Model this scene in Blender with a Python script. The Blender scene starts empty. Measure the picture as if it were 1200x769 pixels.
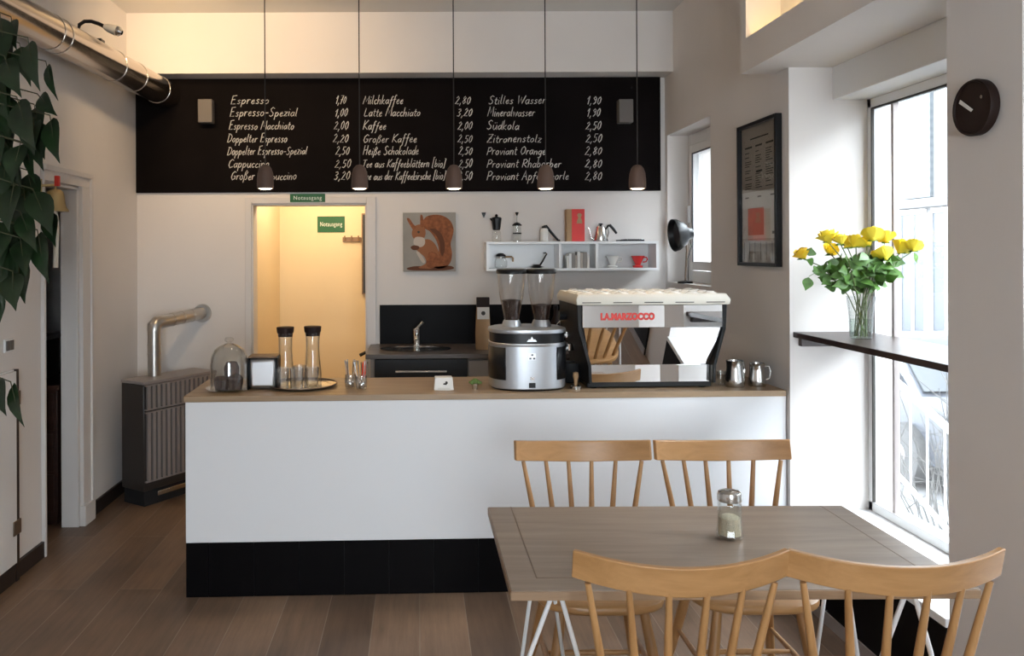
import bpy, bmesh, math, random
from math import sin, cos, pi, radians as R
from mathutils import Vector, Matrix
random.seed(7)
sc = bpy.context.scene
C = sc.collection

# ------------------------------------------------------------------ camera
F, CX, CY, EYE, ROLL = 930.0, 490.0, 295.0, 1.61, 0.0044
cam = bpy.data.objects.new('camera', bpy.data.cameras.new('camera'))
C.objects.link(cam)
cam.location = (0, 0, EYE)
cam.rotation_euler = (pi / 2, ROLL, 0)
cam.data.sensor_width = 36
cam.data.lens = F * 36 / 1200
cam.data.shift_x = (600 - CX) / 1200
cam.data.shift_y = -(384.5 - CY) / 1200
cam.data.clip_start = 0.05
sc.camera = cam

def at(px, py, Y):
    a, b = (px - CX) * Y / F, (CY - py) * Y / F
    return Vector((a * cos(ROLL) + b * sin(ROLL), Y, EYE - a * sin(ROLL) + b * cos(ROLL)))

# ------------------------------------------------------------------ light
sc.view_settings.view_transform = 'Standard'
sc.view_settings.look = 'None'
sc.view_settings.exposure = 0.0
sc.view_settings.gamma = 1.0
sc.view_settings.use_curve_mapping = False
w = bpy.data.worlds.new('sky')
sc.world = w
w.use_nodes = True
w.node_tree.nodes['Background'].inputs[0].default_value = (0.86, 0.93, 1.0, 1)
w.node_tree.nodes['Background'].inputs[1].default_value = 21.0
sc.cycles.use_denoising = True
sc.cycles.max_bounces = 10
sc.cycles.diffuse_bounces = 5
sc.cycles.transparent_max_bounces = 24
sc.cycles.sample_clamp_indirect = 6.0
sc.cycles.caustics_reflective = False
sc.cycles.caustics_refractive = False

def light(name, kind, loc, energy, color=(1, 1, 1), rot=(0, 0, 0), **kw):
    d = bpy.data.lights.new(name, kind)
    d.energy = energy
    d.color = color
    for k, v in kw.items():
        if k == 'portal':
            d.cycles.is_portal = v
        else:
            setattr(d, k, v)
    o = bpy.data.objects.new(name, d)
    C.objects.link(o)
    o.location = loc
    o.rotation_euler = rot
    return o

WARM = (1.0, 0.70, 0.40)
# sky portals at the side windows
light('niche_portal', 'AREA', (2.16, 3.2, 1.4), 1, (1, 1, 1), (0, R(90), 0), shape='RECTANGLE', size=2.0, size_y=1.2, portal=True)
light('near_niche_portal', 'AREA', (2.16, 2.05, 1.4), 1, (1, 1, 1), (0, R(90), 0), shape='RECTANGLE', size=2.0, size_y=0.55, portal=True)
light('shopfront_portal', 'AREA', (0.6, -3.12, 1.5), 1, (1, 1, 1), (R(90), 0, 0), shape='RECTANGLE', size=1.8, size_y=2.0, portal=True)
light('small_window_portal', 'AREA', (1.97, 5.18, 1.9), 1, (1, 1, 1), (0, R(90), 0), shape='RECTANGLE', size=1.0, size_y=0.8, portal=True)
# warm ceiling spots that wash the beam above the board
light('ceiling_spot', 'SPOT', (-1.05, 3.9, 3.2), 62, WARM, (R(72), 0, R(6)), spot_size=R(110), spot_blend=0.9, shadow_soft_size=0.08)
light('back_room_lamp', 'POINT', (-0.75, 6.25, 2.3), 24, (1.0, 0.78, 0.52), shadow_soft_size=0.12)

# ------------------------------------------------------------------ materials
M = {}
def mat(name, col, rough=0.5, metal=0.0, spec=0.5, emis=None, estr=0.0, coat=0.0):
    m = bpy.data.materials.new(name)
    m.use_nodes = True
    b = m.node_tree.nodes['Principled BSDF']
    b.inputs['Base Color'].default_value = (*col, 1)
    b.inputs['Roughness'].default_value = rough
    b.inputs['Metallic'].default_value = metal
    b.inputs['Specular IOR Level'].default_value = spec
    b.inputs['Coat Weight'].default_value = coat
    if emis:
        b.inputs['Emission Color'].default_value = (*emis, 1)
        b.inputs['Emission Strength'].default_value = estr
    M[name] = m
    return m

def nodes(m):
    return m.node_tree.nodes, m.node_tree.links, m.node_tree.nodes['Principled BSDF']

def vary(m, scale=(4, 4, 4), amt=0.12, detail=4, bump=0.0, cols=None, rough_amt=0.0):
    """noise variation of the base colour (and an optional fine bump)"""
    n, l, b = nodes(m)
    tc = n.new('ShaderNodeTexCoord')
    mp = n.new('ShaderNodeMapping')
    mp.inputs['Scale'].default_value = scale
    l.new(tc.outputs['Object'], mp.inputs['Vector'])
    nz = n.new('ShaderNodeTexNoise')
    nz.inputs['Scale'].default_value = 1.0
    nz.inputs['Detail'].default_value = detail
    l.new(mp.outputs['Vector'], nz.inputs['Vector'])
    cr = n.new('ShaderNodeValToRGB')
    c = b.inputs['Base Color'].default_value
    if cols:
        lo, hi = cols
    else:
        lo = [x * (1 - amt) for x in c[:3]]
        hi = [min(1, x * (1 + amt)) for x in c[:3]]
    cr.color_ramp.elements[0].position = 0.3
    cr.color_ramp.elements[1].position = 0.7
    cr.color_ramp.elements[0].color = (*lo, 1)
    cr.color_ramp.elements[1].color = (*hi, 1)
    l.new(nz.outputs['Fac'], cr.inputs['Fac'])
    l.new(cr.outputs['Color'], b.inputs['Base Color'])
    if bump:
        bp = n.new('ShaderNodeBump')
        bp.inputs['Strength'].default_value = bump
        bp.inputs['Distance'].default_value = 0.01
        l.new(nz.outputs['Fac'], bp.inputs['Height'])
        l.new(bp.outputs['Normal'], b.inputs['Normal'])
    return m

def glass(name, tint=(1, 1, 1), spec=1.0, base=0.03, rough=0.02):
    """thin clear pane: mostly transparent, mirror-like towards grazing angles"""
    m = bpy.data.materials.new(name)
    m.use_nodes = True
    n, l = m.node_tree.nodes, m.node_tree.links
    n.remove(n['Principled BSDF'])
    tr = n.new('ShaderNodeBsdfTransparent')
    tr.inputs[0].default_value = (*tint, 1)
    gl = n.new('ShaderNodeBsdfGlossy')
    gl.inputs['Roughness'].default_value = rough
    fr = n.new('ShaderNodeLayerWeight')
    fr.inputs['Blend'].default_value = 0.5
    pw = n.new('ShaderNodeMath'); pw.operation = 'POWER'; pw.inputs[1].default_value = 3.0
    ma = n.new('ShaderNodeMath'); ma.operation = 'MULTIPLY_ADD'
    ma.inputs[1].default_value = spec
    ma.inputs[2].default_value = base
    ma.use_clamp = True
    mx = n.new('ShaderNodeMixShader')
    l.new(fr.outputs['Facing'], pw.inputs[0])
    l.new(pw.outputs[0], ma.inputs[0])
    l.new(ma.outputs[0], mx.inputs[0])
    l.new(tr.outputs[0], mx.inputs[1])
    l.new(gl.outputs[0], mx.inputs[2])
    l.new(mx.outputs[0], n['Material Output'].inputs[0])
    M[name] = m
    return m

vary(mat('plaster', (0.755, 0.715, 0.685), 0.85), (1.3, 1.3, 1.3), 0.035, 5)
vary(mat('ceiling_paint', (0.74, 0.72, 0.69), 0.9), (1, 1, 1), 0.03)
mat('white_paint', (0.80, 0.80, 0.79), 0.45)
mat('white_gloss', (0.82, 0.82, 0.82), 0.25)
vary(mat('counter_white', (0.80, 0.81, 0.83), 0.55), (0.8, 0.8, 0.8), 0.015)
vary(mat('trim_white', (0.70, 0.67, 0.65), 0.5), (3, 3, 1), 0.04)
vary(mat('cream_wall', (0.80, 0.68, 0.47), 0.8), (1, 1, 1), 0.03)
mat('dark_brown', (0.022, 0.014, 0.012), 0.5)
mat('black_tile', (0.004, 0.0035, 0.004), 0.4, spec=0.06)
mat('grout', (0.022, 0.022, 0.022), 0.8)
vary(mat('chalkboard_black', (0.0055, 0.0038, 0.0038), 0.8, spec=0.08), (2.5, 6, 2.5), 0.3, 6)
mat('chalk', (0.72, 0.70, 0.66), 0.9)
mat('black_plastic', (0.008, 0.008, 0.009), 0.35, spec=0.3)
mat('black_matte', (0.010, 0.010, 0.011), 0.7)
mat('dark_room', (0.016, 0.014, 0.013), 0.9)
mat('chrome', (0.82, 0.82, 0.82), 0.06, 1.0)
mat('mirror_steel', (0.84, 0.845, 0.85), 0.015, 1.0)
mat('steel', (0.62, 0.61, 0.59), 0.22, 1.0)
mat('brushed', (0.66, 0.67, 0.69), 0.38, 1.0)
mat('satin_alu', (0.50, 0.52, 0.55), 0.38, 0.8)
mat('duct_metal', (0.58, 0.52, 0.47), 0.2, 1.0)
mat('flue_metal', (0.56, 0.54, 0.51), 0.3, 1.0)
mat('white_metal', (0.78, 0.78, 0.78), 0.4)
mat('brass', (0.50, 0.38, 0.19), 0.4, 0.8)
mat('bronze', (0.20, 0.14, 0.10), 0.45, 0.6)
mat('beige_rail', (0.68, 0.64, 0.56), 0.45)
mat('red', (0.62, 0.035, 0.025), 0.4)
mat('red_gloss', (0.70, 0.04, 0.04), 0.18)
mat('card_brown', (0.40, 0.25, 0.13), 0.7)
mat('green_sign', (0.006, 0.105, 0.03), 0.45)
mat('sign_white', (0.80, 0.86, 0.80), 0.5)
mat('porcelain', (0.84, 0.82, 0.78), 0.2)
mat('paper', (0.72, 0.70, 0.66), 0.8)
mat('paper_grey', (0.46, 0.40, 0.35), 0.8)
mat('ink', (0.05, 0.045, 0.04), 0.8)
mat('pale_red', (0.62, 0.26, 0.18), 0.8)
mat('pendant_clay', (0.10, 0.058, 0.042), 0.7)
mat('cord_dark', (0.02, 0.016, 0.014), 0.7)
mat('bulb_glow', (1, 0.9, 0.75), 0.4, emis=(1.0, 0.82, 0.58), estr=3.2)
mat('led_glow', (1, 0.8, 0.4), 0.4, emis=(1.0, 0.72, 0.33), estr=28)
mat('heater_enamel', (0.030, 0.024, 0.021), 0.4)
mat('heater_rib', (0.34, 0.30, 0.285), 0.4, 0.3)
mat('unit_grey', (0.27, 0.24, 0.22), 0.6)
mat('wall_box', (0.13, 0.115, 0.105), 0.6)
mat('clock_brown', (0.020, 0.010, 0.008), 0.55, spec=0.2)
vary(mat('beans', (0.035, 0.014, 0.008), 0.45), (160, 160, 160), 0.7, 2, 0.8)
vary(mat('sugar', (0.68, 0.60, 0.44), 0.9), (300, 300, 300), 0.15, 2, 0.5)
vary(mat('cake', (0.055, 0.028, 0.022), 0.8), (60, 60, 60), 0.5, 3, 0.8)
mat('purple', (0.25, 0.05, 0.22), 0.5)
mat('petal', (0.93, 0.74, 0.05), 0.6)
mat('petal_deep', (0.90, 0.62, 0.03), 0.6)
vary(mat('rose_leaf', (0.085, 0.19, 0.035), 0.45), (30, 30, 30), 0.35, 2)
mat('rose_stem', (0.11, 0.15, 0.05), 0.6)
vary(mat('plant_leaf', (0.010, 0.024, 0.008), 0.32), (14, 14, 14), 0.4, 3)
mat('plant_stem', (0.06, 0.06, 0.03), 0.7)
mat('succulent_green', (0.12, 0.20, 0.05), 0.6)
mat('terracotta', (0.30, 0.13, 0.07), 0.8)
mat('soil', (0.03, 0.02, 0.015), 1)
mat('rust_fur', (0.27, 0.095, 0.040), 0.9)
vary(M['rust_fur'], (40, 40, 40), 0.3, 3)
mat('rust_dark', (0.13, 0.048, 0.024), 0.9)
mat('rust_light', (0.31, 0.125, 0.058), 0.9)
vary(mat('canvas_grey', (0.33, 0.31, 0.28), 0.9), (6, 6, 6), 0.12)
mat('belly_cream', (0.55, 0.47, 0.40), 0.9)
vary(mat('facade_pale', (0.10, 0.10, 0.10), 0.9), (1, 1, 1), 0.04)
mat('facade_blue', (0.30, 0.35, 0.40), 0.9)
mat('facade_glass', (0.045, 0.052, 0.062), 0.3, spec=0.2)
mat('asphalt', (0.085, 0.085, 0.088), 0.9)
mat('car_paint', (0.045, 0.05, 0.06), 0.3, coat=0.3)
mat('car_glass', (0.02, 0.025, 0.03), 0.2, spec=0.3)
mat('tyre', (0.04, 0.04, 0.04), 0.8)
mat('lamp_red', (0.10, 0.02, 0.02), 0.4)
mat('twig', (0.06, 0.058, 0.055), 0.9)
glass('glass_pane', (0.97, 0.985, 0.99), 0.6, 0.02)
glass('glass_vessel', (0.965, 0.975, 0.97), 1.0, 0.05)
glass('glass_cut', (0.95, 0.955, 0.955), 1.3, 0.13, 0.12)
glass('glass_smoke', (0.965, 0.955, 0.945), 0.7, 0.035)
glass('water', (0.88, 0.93, 0.90), 0.5, 0.02)

def wood(name, dark, light_, scale, rough=0.45, axis='x', coat=0.0):
    m = mat(name, light_, rough, coat=coat)
    n, l, b = nodes(m)
    tc = n.new('ShaderNodeTexCoord')
    mp = n.new('ShaderNodeMapping')
    s = {'x': (1.2, 14, 14), 'y': (14, 1.2, 14), 'z': (14, 14, 1.2)}[axis]
    mp.inputs['Scale'].default_value = [k * scale for k in s]
    l.new(tc.outputs['Object'], mp.inputs['Vector'])
    nz = n.new('ShaderNodeTexNoise')
    nz.inputs['Scale'].default_value = 1.6
    nz.inputs['Detail'].default_value = 6
    nz.inputs['Roughness'].default_value = 0.65
    nz.inputs['Distortion'].default_value = 0.6
    l.new(mp.outputs['Vector'], nz.inputs['Vector'])
    cr = n.new('ShaderNodeValToRGB')
    cr.color_ramp.elements[0].position = 0.32
    cr.color_ramp.elements[1].position = 0.68
    cr.color_ramp.elements[0].color = (*dark, 1)
    cr.color_ramp.elements[1].color = (*light_, 1)
    l.new(nz.outputs['Fac'], cr.inputs['Fac'])
    l.new(cr.outputs['Color'], b.inputs['Base Color'])
    return m

wood('chair_wood_x', (0.37, 0.19, 0.07), (0.50, 0.275, 0.115), 1.0, 0.38)
wood('chair_wood_z', (0.33, 0.165, 0.06), (0.46, 0.25, 0.10), 1.0, 0.38, 'z')
wood('table_wood', (0.20, 0.15, 0.115), (0.29, 0.225, 0.175), 1.0, 0.33)
wood('table_edge', (0.22, 0.135, 0.075), (0.34, 0.22, 0.13), 1.0, 0.45)
wood('countertop_wood', (0.27, 0.175, 0.10), (0.38, 0.265, 0.16), 0.8, 0.4)
wood('worktop_dark', (0.06, 0.045, 0.036), (0.11, 0.085, 0.070), 1.0, 0.35)
wood('bar_wood', (0.018, 0.009, 0.007), (0.040, 0.020, 0.015), 1.0, 0.3, 'y')
wood('dark_chest', (0.030, 0.012, 0.008), (0.055, 0.022, 0.014), 1.0, 0.5)

def floor_material():
    m = mat('floor_planks', (0.12, 0.08, 0.055), 0.4)
    n, l, b = nodes(m)
    tc = n.new('ShaderNodeTexCoord')
    mp = n.new('ShaderNodeMapping')
    mp.inputs['Rotation'].default_value = (0, 0, R(90))
    l.new(tc.outputs['Object'], mp.inputs['Vector'])
    br = n.new('ShaderNodeTexBrick')
    br.offset = 0.37
    br.inputs['Scale'].default_value = 1.0
    br.inputs['Brick Width'].default_value = 1.9
    br.inputs['Row Height'].default_value = 0.205
    br.inputs['Mortar Size'].default_value = 0.0022
    br.inputs['Mortar Smooth'].default_value = 0.4
    br.inputs['Bias'].default_value = -0.1
    br.inputs['Color1'].default_value = (0.22, 0.138, 0.088, 1)
    br.inputs['Color2'].default_value = (0.098, 0.061, 0.040, 1)
    br.inputs['Mortar'].default_value = (0.26, 0.20, 0.155, 1)
    l.new(mp.outputs['Vector'], br.inputs['Vector'])
    mp2 = n.new('ShaderNodeMapping')
    mp2.inputs['Scale'].default_value = (22, 1.6, 1)
    l.new(tc.outputs['Object'], mp2.inputs['Vector'])
    nz = n.new('ShaderNodeTexNoise')
    nz.inputs['Scale'].default_value = 1.5
    nz.inputs['Detail'].default_value = 7
    nz.inputs['Roughness'].default_value = 0.7
    l.new(mp2.outputs['Vector'], nz.inputs['Vector'])
    nz2 = n.new('ShaderNodeTexNoise')
    nz2.inputs['Scale'].default_value = 2.3
    nz2.inputs['Detail'].default_value = 5
    l.new(tc.outputs['Object'], nz2.inputs['Vector'])
    ad = n.new('ShaderNodeMath'); ad.operation = 'ADD'
    l.new(nz.outputs['Fac'], ad.inputs[0]); l.new(nz2.outputs['Fac'], ad.inputs[1])
    cr = n.new('ShaderNodeMapRange')
    cr.inputs['From Min'].default_value = 0.7; cr.inputs['From Max'].default_value = 1.3
    cr.inputs['To Min'].default_value = 0.68; cr.inputs['To Max'].default_value = 1.32
    l.new(ad.outputs[0], cr.inputs['Value'])
    mx = n.new('ShaderNodeVectorMath'); mx.operation = 'SCALE'
    l.new(br.outputs['Color'], mx.inputs[0]); l.new(cr.outputs[0], mx.inputs['Scale'])
    l.new(mx.outputs[0], b.inputs['Base Color'])
    rr = n.new('ShaderNodeMapRange')
    rr.inputs['To Min'].default_value = 0.3; rr.inputs['To Max'].default_value = 0.55
    l.new(nz2.outputs['Fac'], rr.inputs['Value'])
    l.new(rr.outputs[0], b.inputs['Roughness'])
floor_material()

def facade_material():
    m = M['facade_blue']
    n, l, b = nodes(m)
    tc = n.new('ShaderNodeTexCoord')
    wv = n.new('ShaderNodeTexWave')
    wv.bands_direction = 'Z'
    wv.inputs['Scale'].default_value = 2.2
    l.new(tc.outputs['Object'], wv.inputs['Vector'])
    cr = n.new('ShaderNodeValToRGB')
    cr.color_ramp.elements[0].color = (0.058, 0.068, 0.076, 1)
    cr.color_ramp.elements[1].color = (0.080, 0.090, 0.098, 1)
    l.new(wv.outputs['Fac'], cr.inputs['Fac'])
    l.new(cr.outputs['Color'], b.inputs['Base Color'])
facade_material()

# ------------------------------------------------------------------ mesh builder
class MB:
    def __init__(s): s.v = []; s.f = []
    def add(s, vs, fs):
        o = len(s.v); s.v += [tuple(v) for v in vs]; s.f += [[i + o for i in f] for f in fs]; return s
    def box(s, x0, x1, y0, y1, z0, z1):
        vs = [(x, y, z) for z in (z0, z1) for y in (y0, y1) for x in (x0, x1)]
        return s.add(vs, [(0, 2, 3, 1), (4, 5, 7, 6), (0, 1, 5, 4), (2, 6, 7, 3), (0, 4, 6, 2), (1, 3, 7, 5)])
    def obox(s, c, size, rot=None):
        h = [k / 2 for k in size]
        vs = [Vector((x, y, z)) for z in (-h[2], h[2]) for y in (-h[1], h[1]) for x in (-h[0], h[0])]
        if rot is not None: vs = [rot @ v for v in vs]
        return s.add([v + Vector(c) for v in vs], [(0, 2, 3, 1), (4, 5, 7, 6), (0, 1, 5, 4), (2, 6, 7, 3), (0, 4, 6, 2), (1, 3, 7, 5)])
    def loft(s, rings, cap=True):
        n = len(rings[0]); vs = [p for r in rings for p in r]; fs = []
        for i in range(len(rings) - 1):
            for j in range(n):
                k = (j + 1) % n
                fs.append((i * n + j, i * n + k, (i + 1) * n + k, (i + 1) * n + j))
        if cap:
            fs.append(tuple(reversed(range(n)))); fs.append(tuple((len(rings) - 1) * n + j for j in range(n)))
        return s.add(vs, fs)
    def lathe(s, prof, n=24, c=(0, 0, 0), cap=True, sx=1, sy=1):
        return s.loft([[(c[0] + r * cos(2 * pi * j / n) * sx, c[1] + r * sin(2 * pi * j / n) * sy, c[2] + z) for j in range(n)] for r, z in prof], cap)
    def tube(s, pts, rad, n=8, cap=True):
        pts = [Vector(p) for p in pts]
        if not hasattr(rad, '__len__'): rad = [rad] * len(pts)
        t0 = (pts[1] - pts[0]).normalized()
        u = t0.orthogonal().normalized(); rings = []
        for i, p in enumerate(pts):
            a = pts[max(0, i - 1)]; b = pts[min(len(pts) - 1, i + 1)]
            t = (b - a).normalized()
            u = (u - t * u.dot(t)).normalized(); w_ = t.cross(u)
            rings.append([p + (u * cos(2 * pi * j / n) + w_ * sin(2 * pi * j / n)) * rad[i] for j in range(n)])
        return s.loft(rings, cap)
    def prism(s, poly, a, b, plane='xz'):
        def P(p, h): return (p[0], h, p[1]) if plane == 'xz' else ((h, p[0], p[1]) if plane == 'yz' else (p[0], p[1], h))
        return s.loft([[P(p, a) for p in poly], [P(p, b) for p in poly]])
    def grid(s, fn, nu, nv):
        vs = [fn(i / nu, j / nv) for i in range(nu + 1) for j in range(nv + 1)]
        fs = [(i * (nv + 1) + j, (i + 1) * (nv + 1) + j, (i + 1) * (nv + 1) + j + 1, i * (nv + 1) + j + 1) for i in range(nu) for j in range(nv)]
        return s.add(vs, fs)
    def ball(s, c, r, n=12, m=8, sc_=(1, 1, 1)):
        rings = []
        for i in range(m + 1):
            a = -pi / 2 + pi * i / m; q = max(cos(a), 0.02)
            rings.append([(c[0] + r * sc_[0] * q * cos(2 * pi * j / n), c[1] + r * sc_[1] * q * sin(2 * pi * j / n), c[2] + r * sc_[2] * sin(a)) for j in range(n)])
        return s.loft(rings)

def obj(name, mb, m, parent=None, bevel=0.0, angle=40, loc=None, thick=0.0, norm=True):
    me = mb if isinstance(mb, bpy.types.Mesh) else bpy.data.meshes.new(name)
    if not isinstance(mb, bpy.types.Mesh):
        me.from_pydata(mb.v, [], mb.f)
        if norm:
            bm = bmesh.new(); bm.from_mesh(me)
            bmesh.ops.recalc_face_normals(bm, faces=bm.faces)
            bm.to_mesh(me); bm.free()
    me.materials.clear()
    me.materials.append(M[m])
    me.polygons.foreach_set('use_smooth', [True] * len(me.polygons))
    me.set_sharp_from_angle(angle=R(angle))
    o = bpy.data.objects.new(name, me)
    C.objects.link(o)
    if parent: o.parent = parent
    if loc is not None: o.location = loc
    if thick:
        t = o.modifiers.new('thickness', 'SOLIDIFY'); t.thickness = thick; t.offset = 0
    if bevel:
        b = o.modifiers.new('bevel', 'BEVEL'); b.width = bevel; b.segments = 2; b.limit_method = 'ANGLE'; b.angle_limit = R(40)
    return o

def tag(o, label, cat, group=None, kind=None):
    o['label'] = label; o['category'] = cat
    if group: o['group'] = group
    if kind: o['kind'] = kind
    return o

def thing(name, label, cat, loc=(0, 0, 0), rz=0.0, group=None):
    o = bpy.data.objects.new(name, None); C.objects.link(o)
    o.location = loc; o.rotation_euler = (0, 0, rz); o.empty_display_size = 0.05
    return tag(o, label, cat, group)

def struct(name, mb, m, parent=None, bevel=0.0):
    o = obj(name, mb, m, parent, bevel)
    o['kind'] = 'structure'
    return o

def dup(root, loc, rz, label, group=None):
    r = root.copy(); C.objects.link(r); r.location = loc; r.rotation_euler = (0, 0, rz); r['label'] = label
    if group: r['group'] = group
    for ch in list(root.children):
        c = ch.copy(); C.objects.link(c); c.parent = r
        for g in list(ch.children):
            d = g.copy(); C.objects.link(d); d.parent = c
    return r

def text_mesh(body, size, extrude=0.0006, shear=0.0, spacing=1.0, bold=0.0):
    cu = bpy.data.curves.new('lettering', 'FONT')
    cu.body = body; cu.size = size; cu.extrude = extrude; cu.align_x = 'CENTER'; cu.align_y = 'CENTER'; cu.shear = shear; cu.space_character = spacing; cu.offset = bold
    o = bpy.data.objects.new('lettering', cu); C.objects.link(o)
    bpy.context.view_layer.update()
    me = bpy.data.meshes.new_from_object(o.evaluated_get(bpy.context.evaluated_depsgraph_get()))
    bpy.data.objects.remove(o); bpy.data.curves.remove(cu)
    me.transform(Matrix.Rotation(R(90), 4, 'X'))      # upright, readable from -Y
    return me

def mesh_size(me):
    xs = [v.co.x for v in me.vertices]; zs = [v.co.z for v in me.vertices]
    return max(xs) - min(xs), max(zs) - min(zs)
# ================================================================== the room shell
XR, XL, YB, YN = 1.76, -2.0, 5.65, 3.762      # right wall, left wall, back wall, near end of the right wall's far stretch
ZC = 3.26
DX0, DX1, DZ = -1.183, -0.365, 1.955           # doorway in the back wall
SILL, NTOP, GX = 0.38, 2.476, 2.13             # big window niche

struct('floor', MB().box(-4.3, 2.25, -3.2, 7.2, -0.1, 0), 'floor_planks')
struct('ceiling', MB().box(-4.3, 2.25, -3.2, 7.2, ZC, ZC + 0.1), 'ceiling_paint')
struct('wall_back', MB().box(-4.3, DX0, YB, YB + 0.12, 0, ZC).box(DX1, 2.25, YB, YB + 0.12, 0, ZC).box(DX0, DX1, YB, YB + 0.12, DZ, ZC), 'plaster')
struct('wall_left', MB().box(XL - 0.1, XL, -3.1, 4.22, 0, ZC).box(XL - 0.1, XL, 4.68, YB, 0, ZC).box(XL - 0.1, XL, 4.22, 4.68, 2.0, ZC), 'plaster')
rw = MB()
rw.box(XR, 2.25, YN, 4.77, 0, ZC)                       # between big niche and small window
rw.box(XR, 2.25, 4.77, 5.6, 0, 1.39).box(XR, 2.25, 4.77, 5.6, 2.42, ZC).box(XR, 2.25, 5.6, YB, 0, ZC)
rw.box(XR, 2.25, 2.638, YN, 0, SILL - 0.03).box(XR, 2.25, 2.638, YN, NTOP, ZC)
rw.box(XR, 2.25, 2.308, 2.638, 0, ZC)                   # pier with the clock
rw.box(XR, 2.25, 1.8, 2.308, 0, SILL - 0.03).box(XR, 2.25, 1.8, 2.308, NTOP, ZC)
rw.box(XR, 2.25, -3.1, 1.8, 0, ZC)
struct('wall_right', rw, 'plaster')
struct('wall_front', MB().box(-4.3, -0.3, -3.2, -3.1, 0, ZC).box(1.5, 2.25, -3.2, -3.1, 0, ZC).box(-0.3, 1.5, -3.2, -3.1, 0, 0.5).box(-0.3, 1.5, -3.2, -3.1, 2.5, ZC), 'plaster')
fw = MB()
for x in (-0.3, 0.57, 1.44): fw.box(x, x + 0.06, -3.18, -3.12, 0.56, 2.44)
fw.box(-0.3, 1.5, -3.18, -3.12, 0.5, 0.56).box(-0.3, 1.5, -3.18, -3.12, 2.44, 2.5)
wf = struct('window_3', fw, 'white_paint')
struct('pane', MB().box(-0.24, 0.57, -3.155, -3.149, 0.56, 2.44).box(0.63, 1.44, -3.155, -3.149, 0.56, 2.44), 'glass_pane', wf)
struct('beam_back', MB().box(XL, XR, 5.46, YB, 2.843, ZC), 'plaster')
# light trough running along the right wall above the niches
struct('beam_right', MB().box(1.59, XR, -3.1, 3.84, NTOP, NTOP + 0.03).box(1.59, 1.62, -3.1, 3.84, NTOP + 0.03, 2.636).box(1.59, XR, 3.84, 3.90, NTOP, ZC), 'plaster')
led = obj('led_strip', MB().box(1.64, 1.66, -2.9, 3.83, NTOP + 0.03, NTOP + 0.045), 'led_glow')
tag(led, 'warm glowing light strip hidden in the trough above the window niche', 'light strip')
# niche lining: sill boards, roller shutter boxes
for k, (y0, y1) in enumerate(((2.638, YN), (1.8, 2.308))):
    struct('trim_%d' % (1 + k), MB().box(XR - 0.012, 2.25, y0, y1, SILL - 0.03, SILL), 'white_gloss', bevel=0.003)
    struct('trim_%d' % (4 + k), MB().box(1.967, 2.25, y0, y1, 2.32, NTOP), 'white_paint', bevel=0.003)
    struct('trim_%d' % (7 + k), MB().box(XR - 0.012, XR, y0, y1, 0, SILL - 0.032), 'black_tile')
    struct('trim_%d' % (10 + k), MB().box(XR - 0.018, XR - 0.012, y0, y1, 0.0, 0.055), 'heater_rib')
    f = MB()
    f.box(GX, GX + 0.05, y0, y0 + 0.05, SILL, 2.32).box(GX, GX + 0.05, y1 - 0.035, y1, SILL, 2.32)
    f.box(GX, GX + 0.05, y0, y1, SILL, 0.425).box(GX, GX + 0.05, y0, y1, 2.275, 2.32)
    wn = struct('window_%d' % (1 + k), f, 'white_gloss', bevel=0.004)
    sash = MB()
    ym = y1 - 0.20
    sash.box(GX + 0.005, GX + 0.03, ym, ym + 0.018, 0.425, 2.275)
    struct('sash_bar', sash, 'heater_rib', wn)
    struct('window_gasket', MB().box(GX - 0.002, GX + 0.01, y0 + 0.05, y1 - 0.035, 2.268, 2.276).box(GX - 0.002, GX + 0.01, y1 - 0.043, y1 - 0.035, 0.425, 2.275), 'ink', wn)
    struct('pane', MB().box(GX + 0.014, GX + 0.020, y0 + 0.05, y1 - 0.035, 0.425, 2.275), 'glass_pane', wn)
# small window by the back wall
f = MB()
f.box(1.91, 1.97, 4.77, 4.85, 1.39, 2.42).box(1.91, 1.97, 5.53, 5.6, 1.39, 2.42).box(1.91, 1.97, 4.85, 5.53, 1.39, 1.47).box(1.91, 1.97, 4.85, 5.53, 2.34, 2.42)
wn = struct('window_4', f, 'white_gloss', bevel=0.004)
f = MB()
f.box(1.89, 1.94, 4.86, 4.92, 1.475, 2.335).box(1.89, 1.94, 5.46, 5.52, 1.475, 2.335).box(1.89, 1.94, 4.92, 5.46, 1.475, 1.535).box(1.89, 1.94, 4.92, 5.46, 2.275, 2.335)
struct('casement', f, 'white_paint', wn, 0.004)
struct('gasket', MB().box(1.886, 1.892, 5.452, 5.464, 1.53, 2.28).box(1.886, 1.892, 4.92, 5.46, 2.27, 2.28), 'facade_glass', wn)
struct('pane', MB().box(1.915, 1.922, 4.92, 5.46, 1.535, 2.275), 'glass_pane', wn)
struct('window_handle', MB().box(1.865, 1.89, 5.48, 5.50, 1.80, 1.92), 'white_metal', wn, 0.003)
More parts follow.
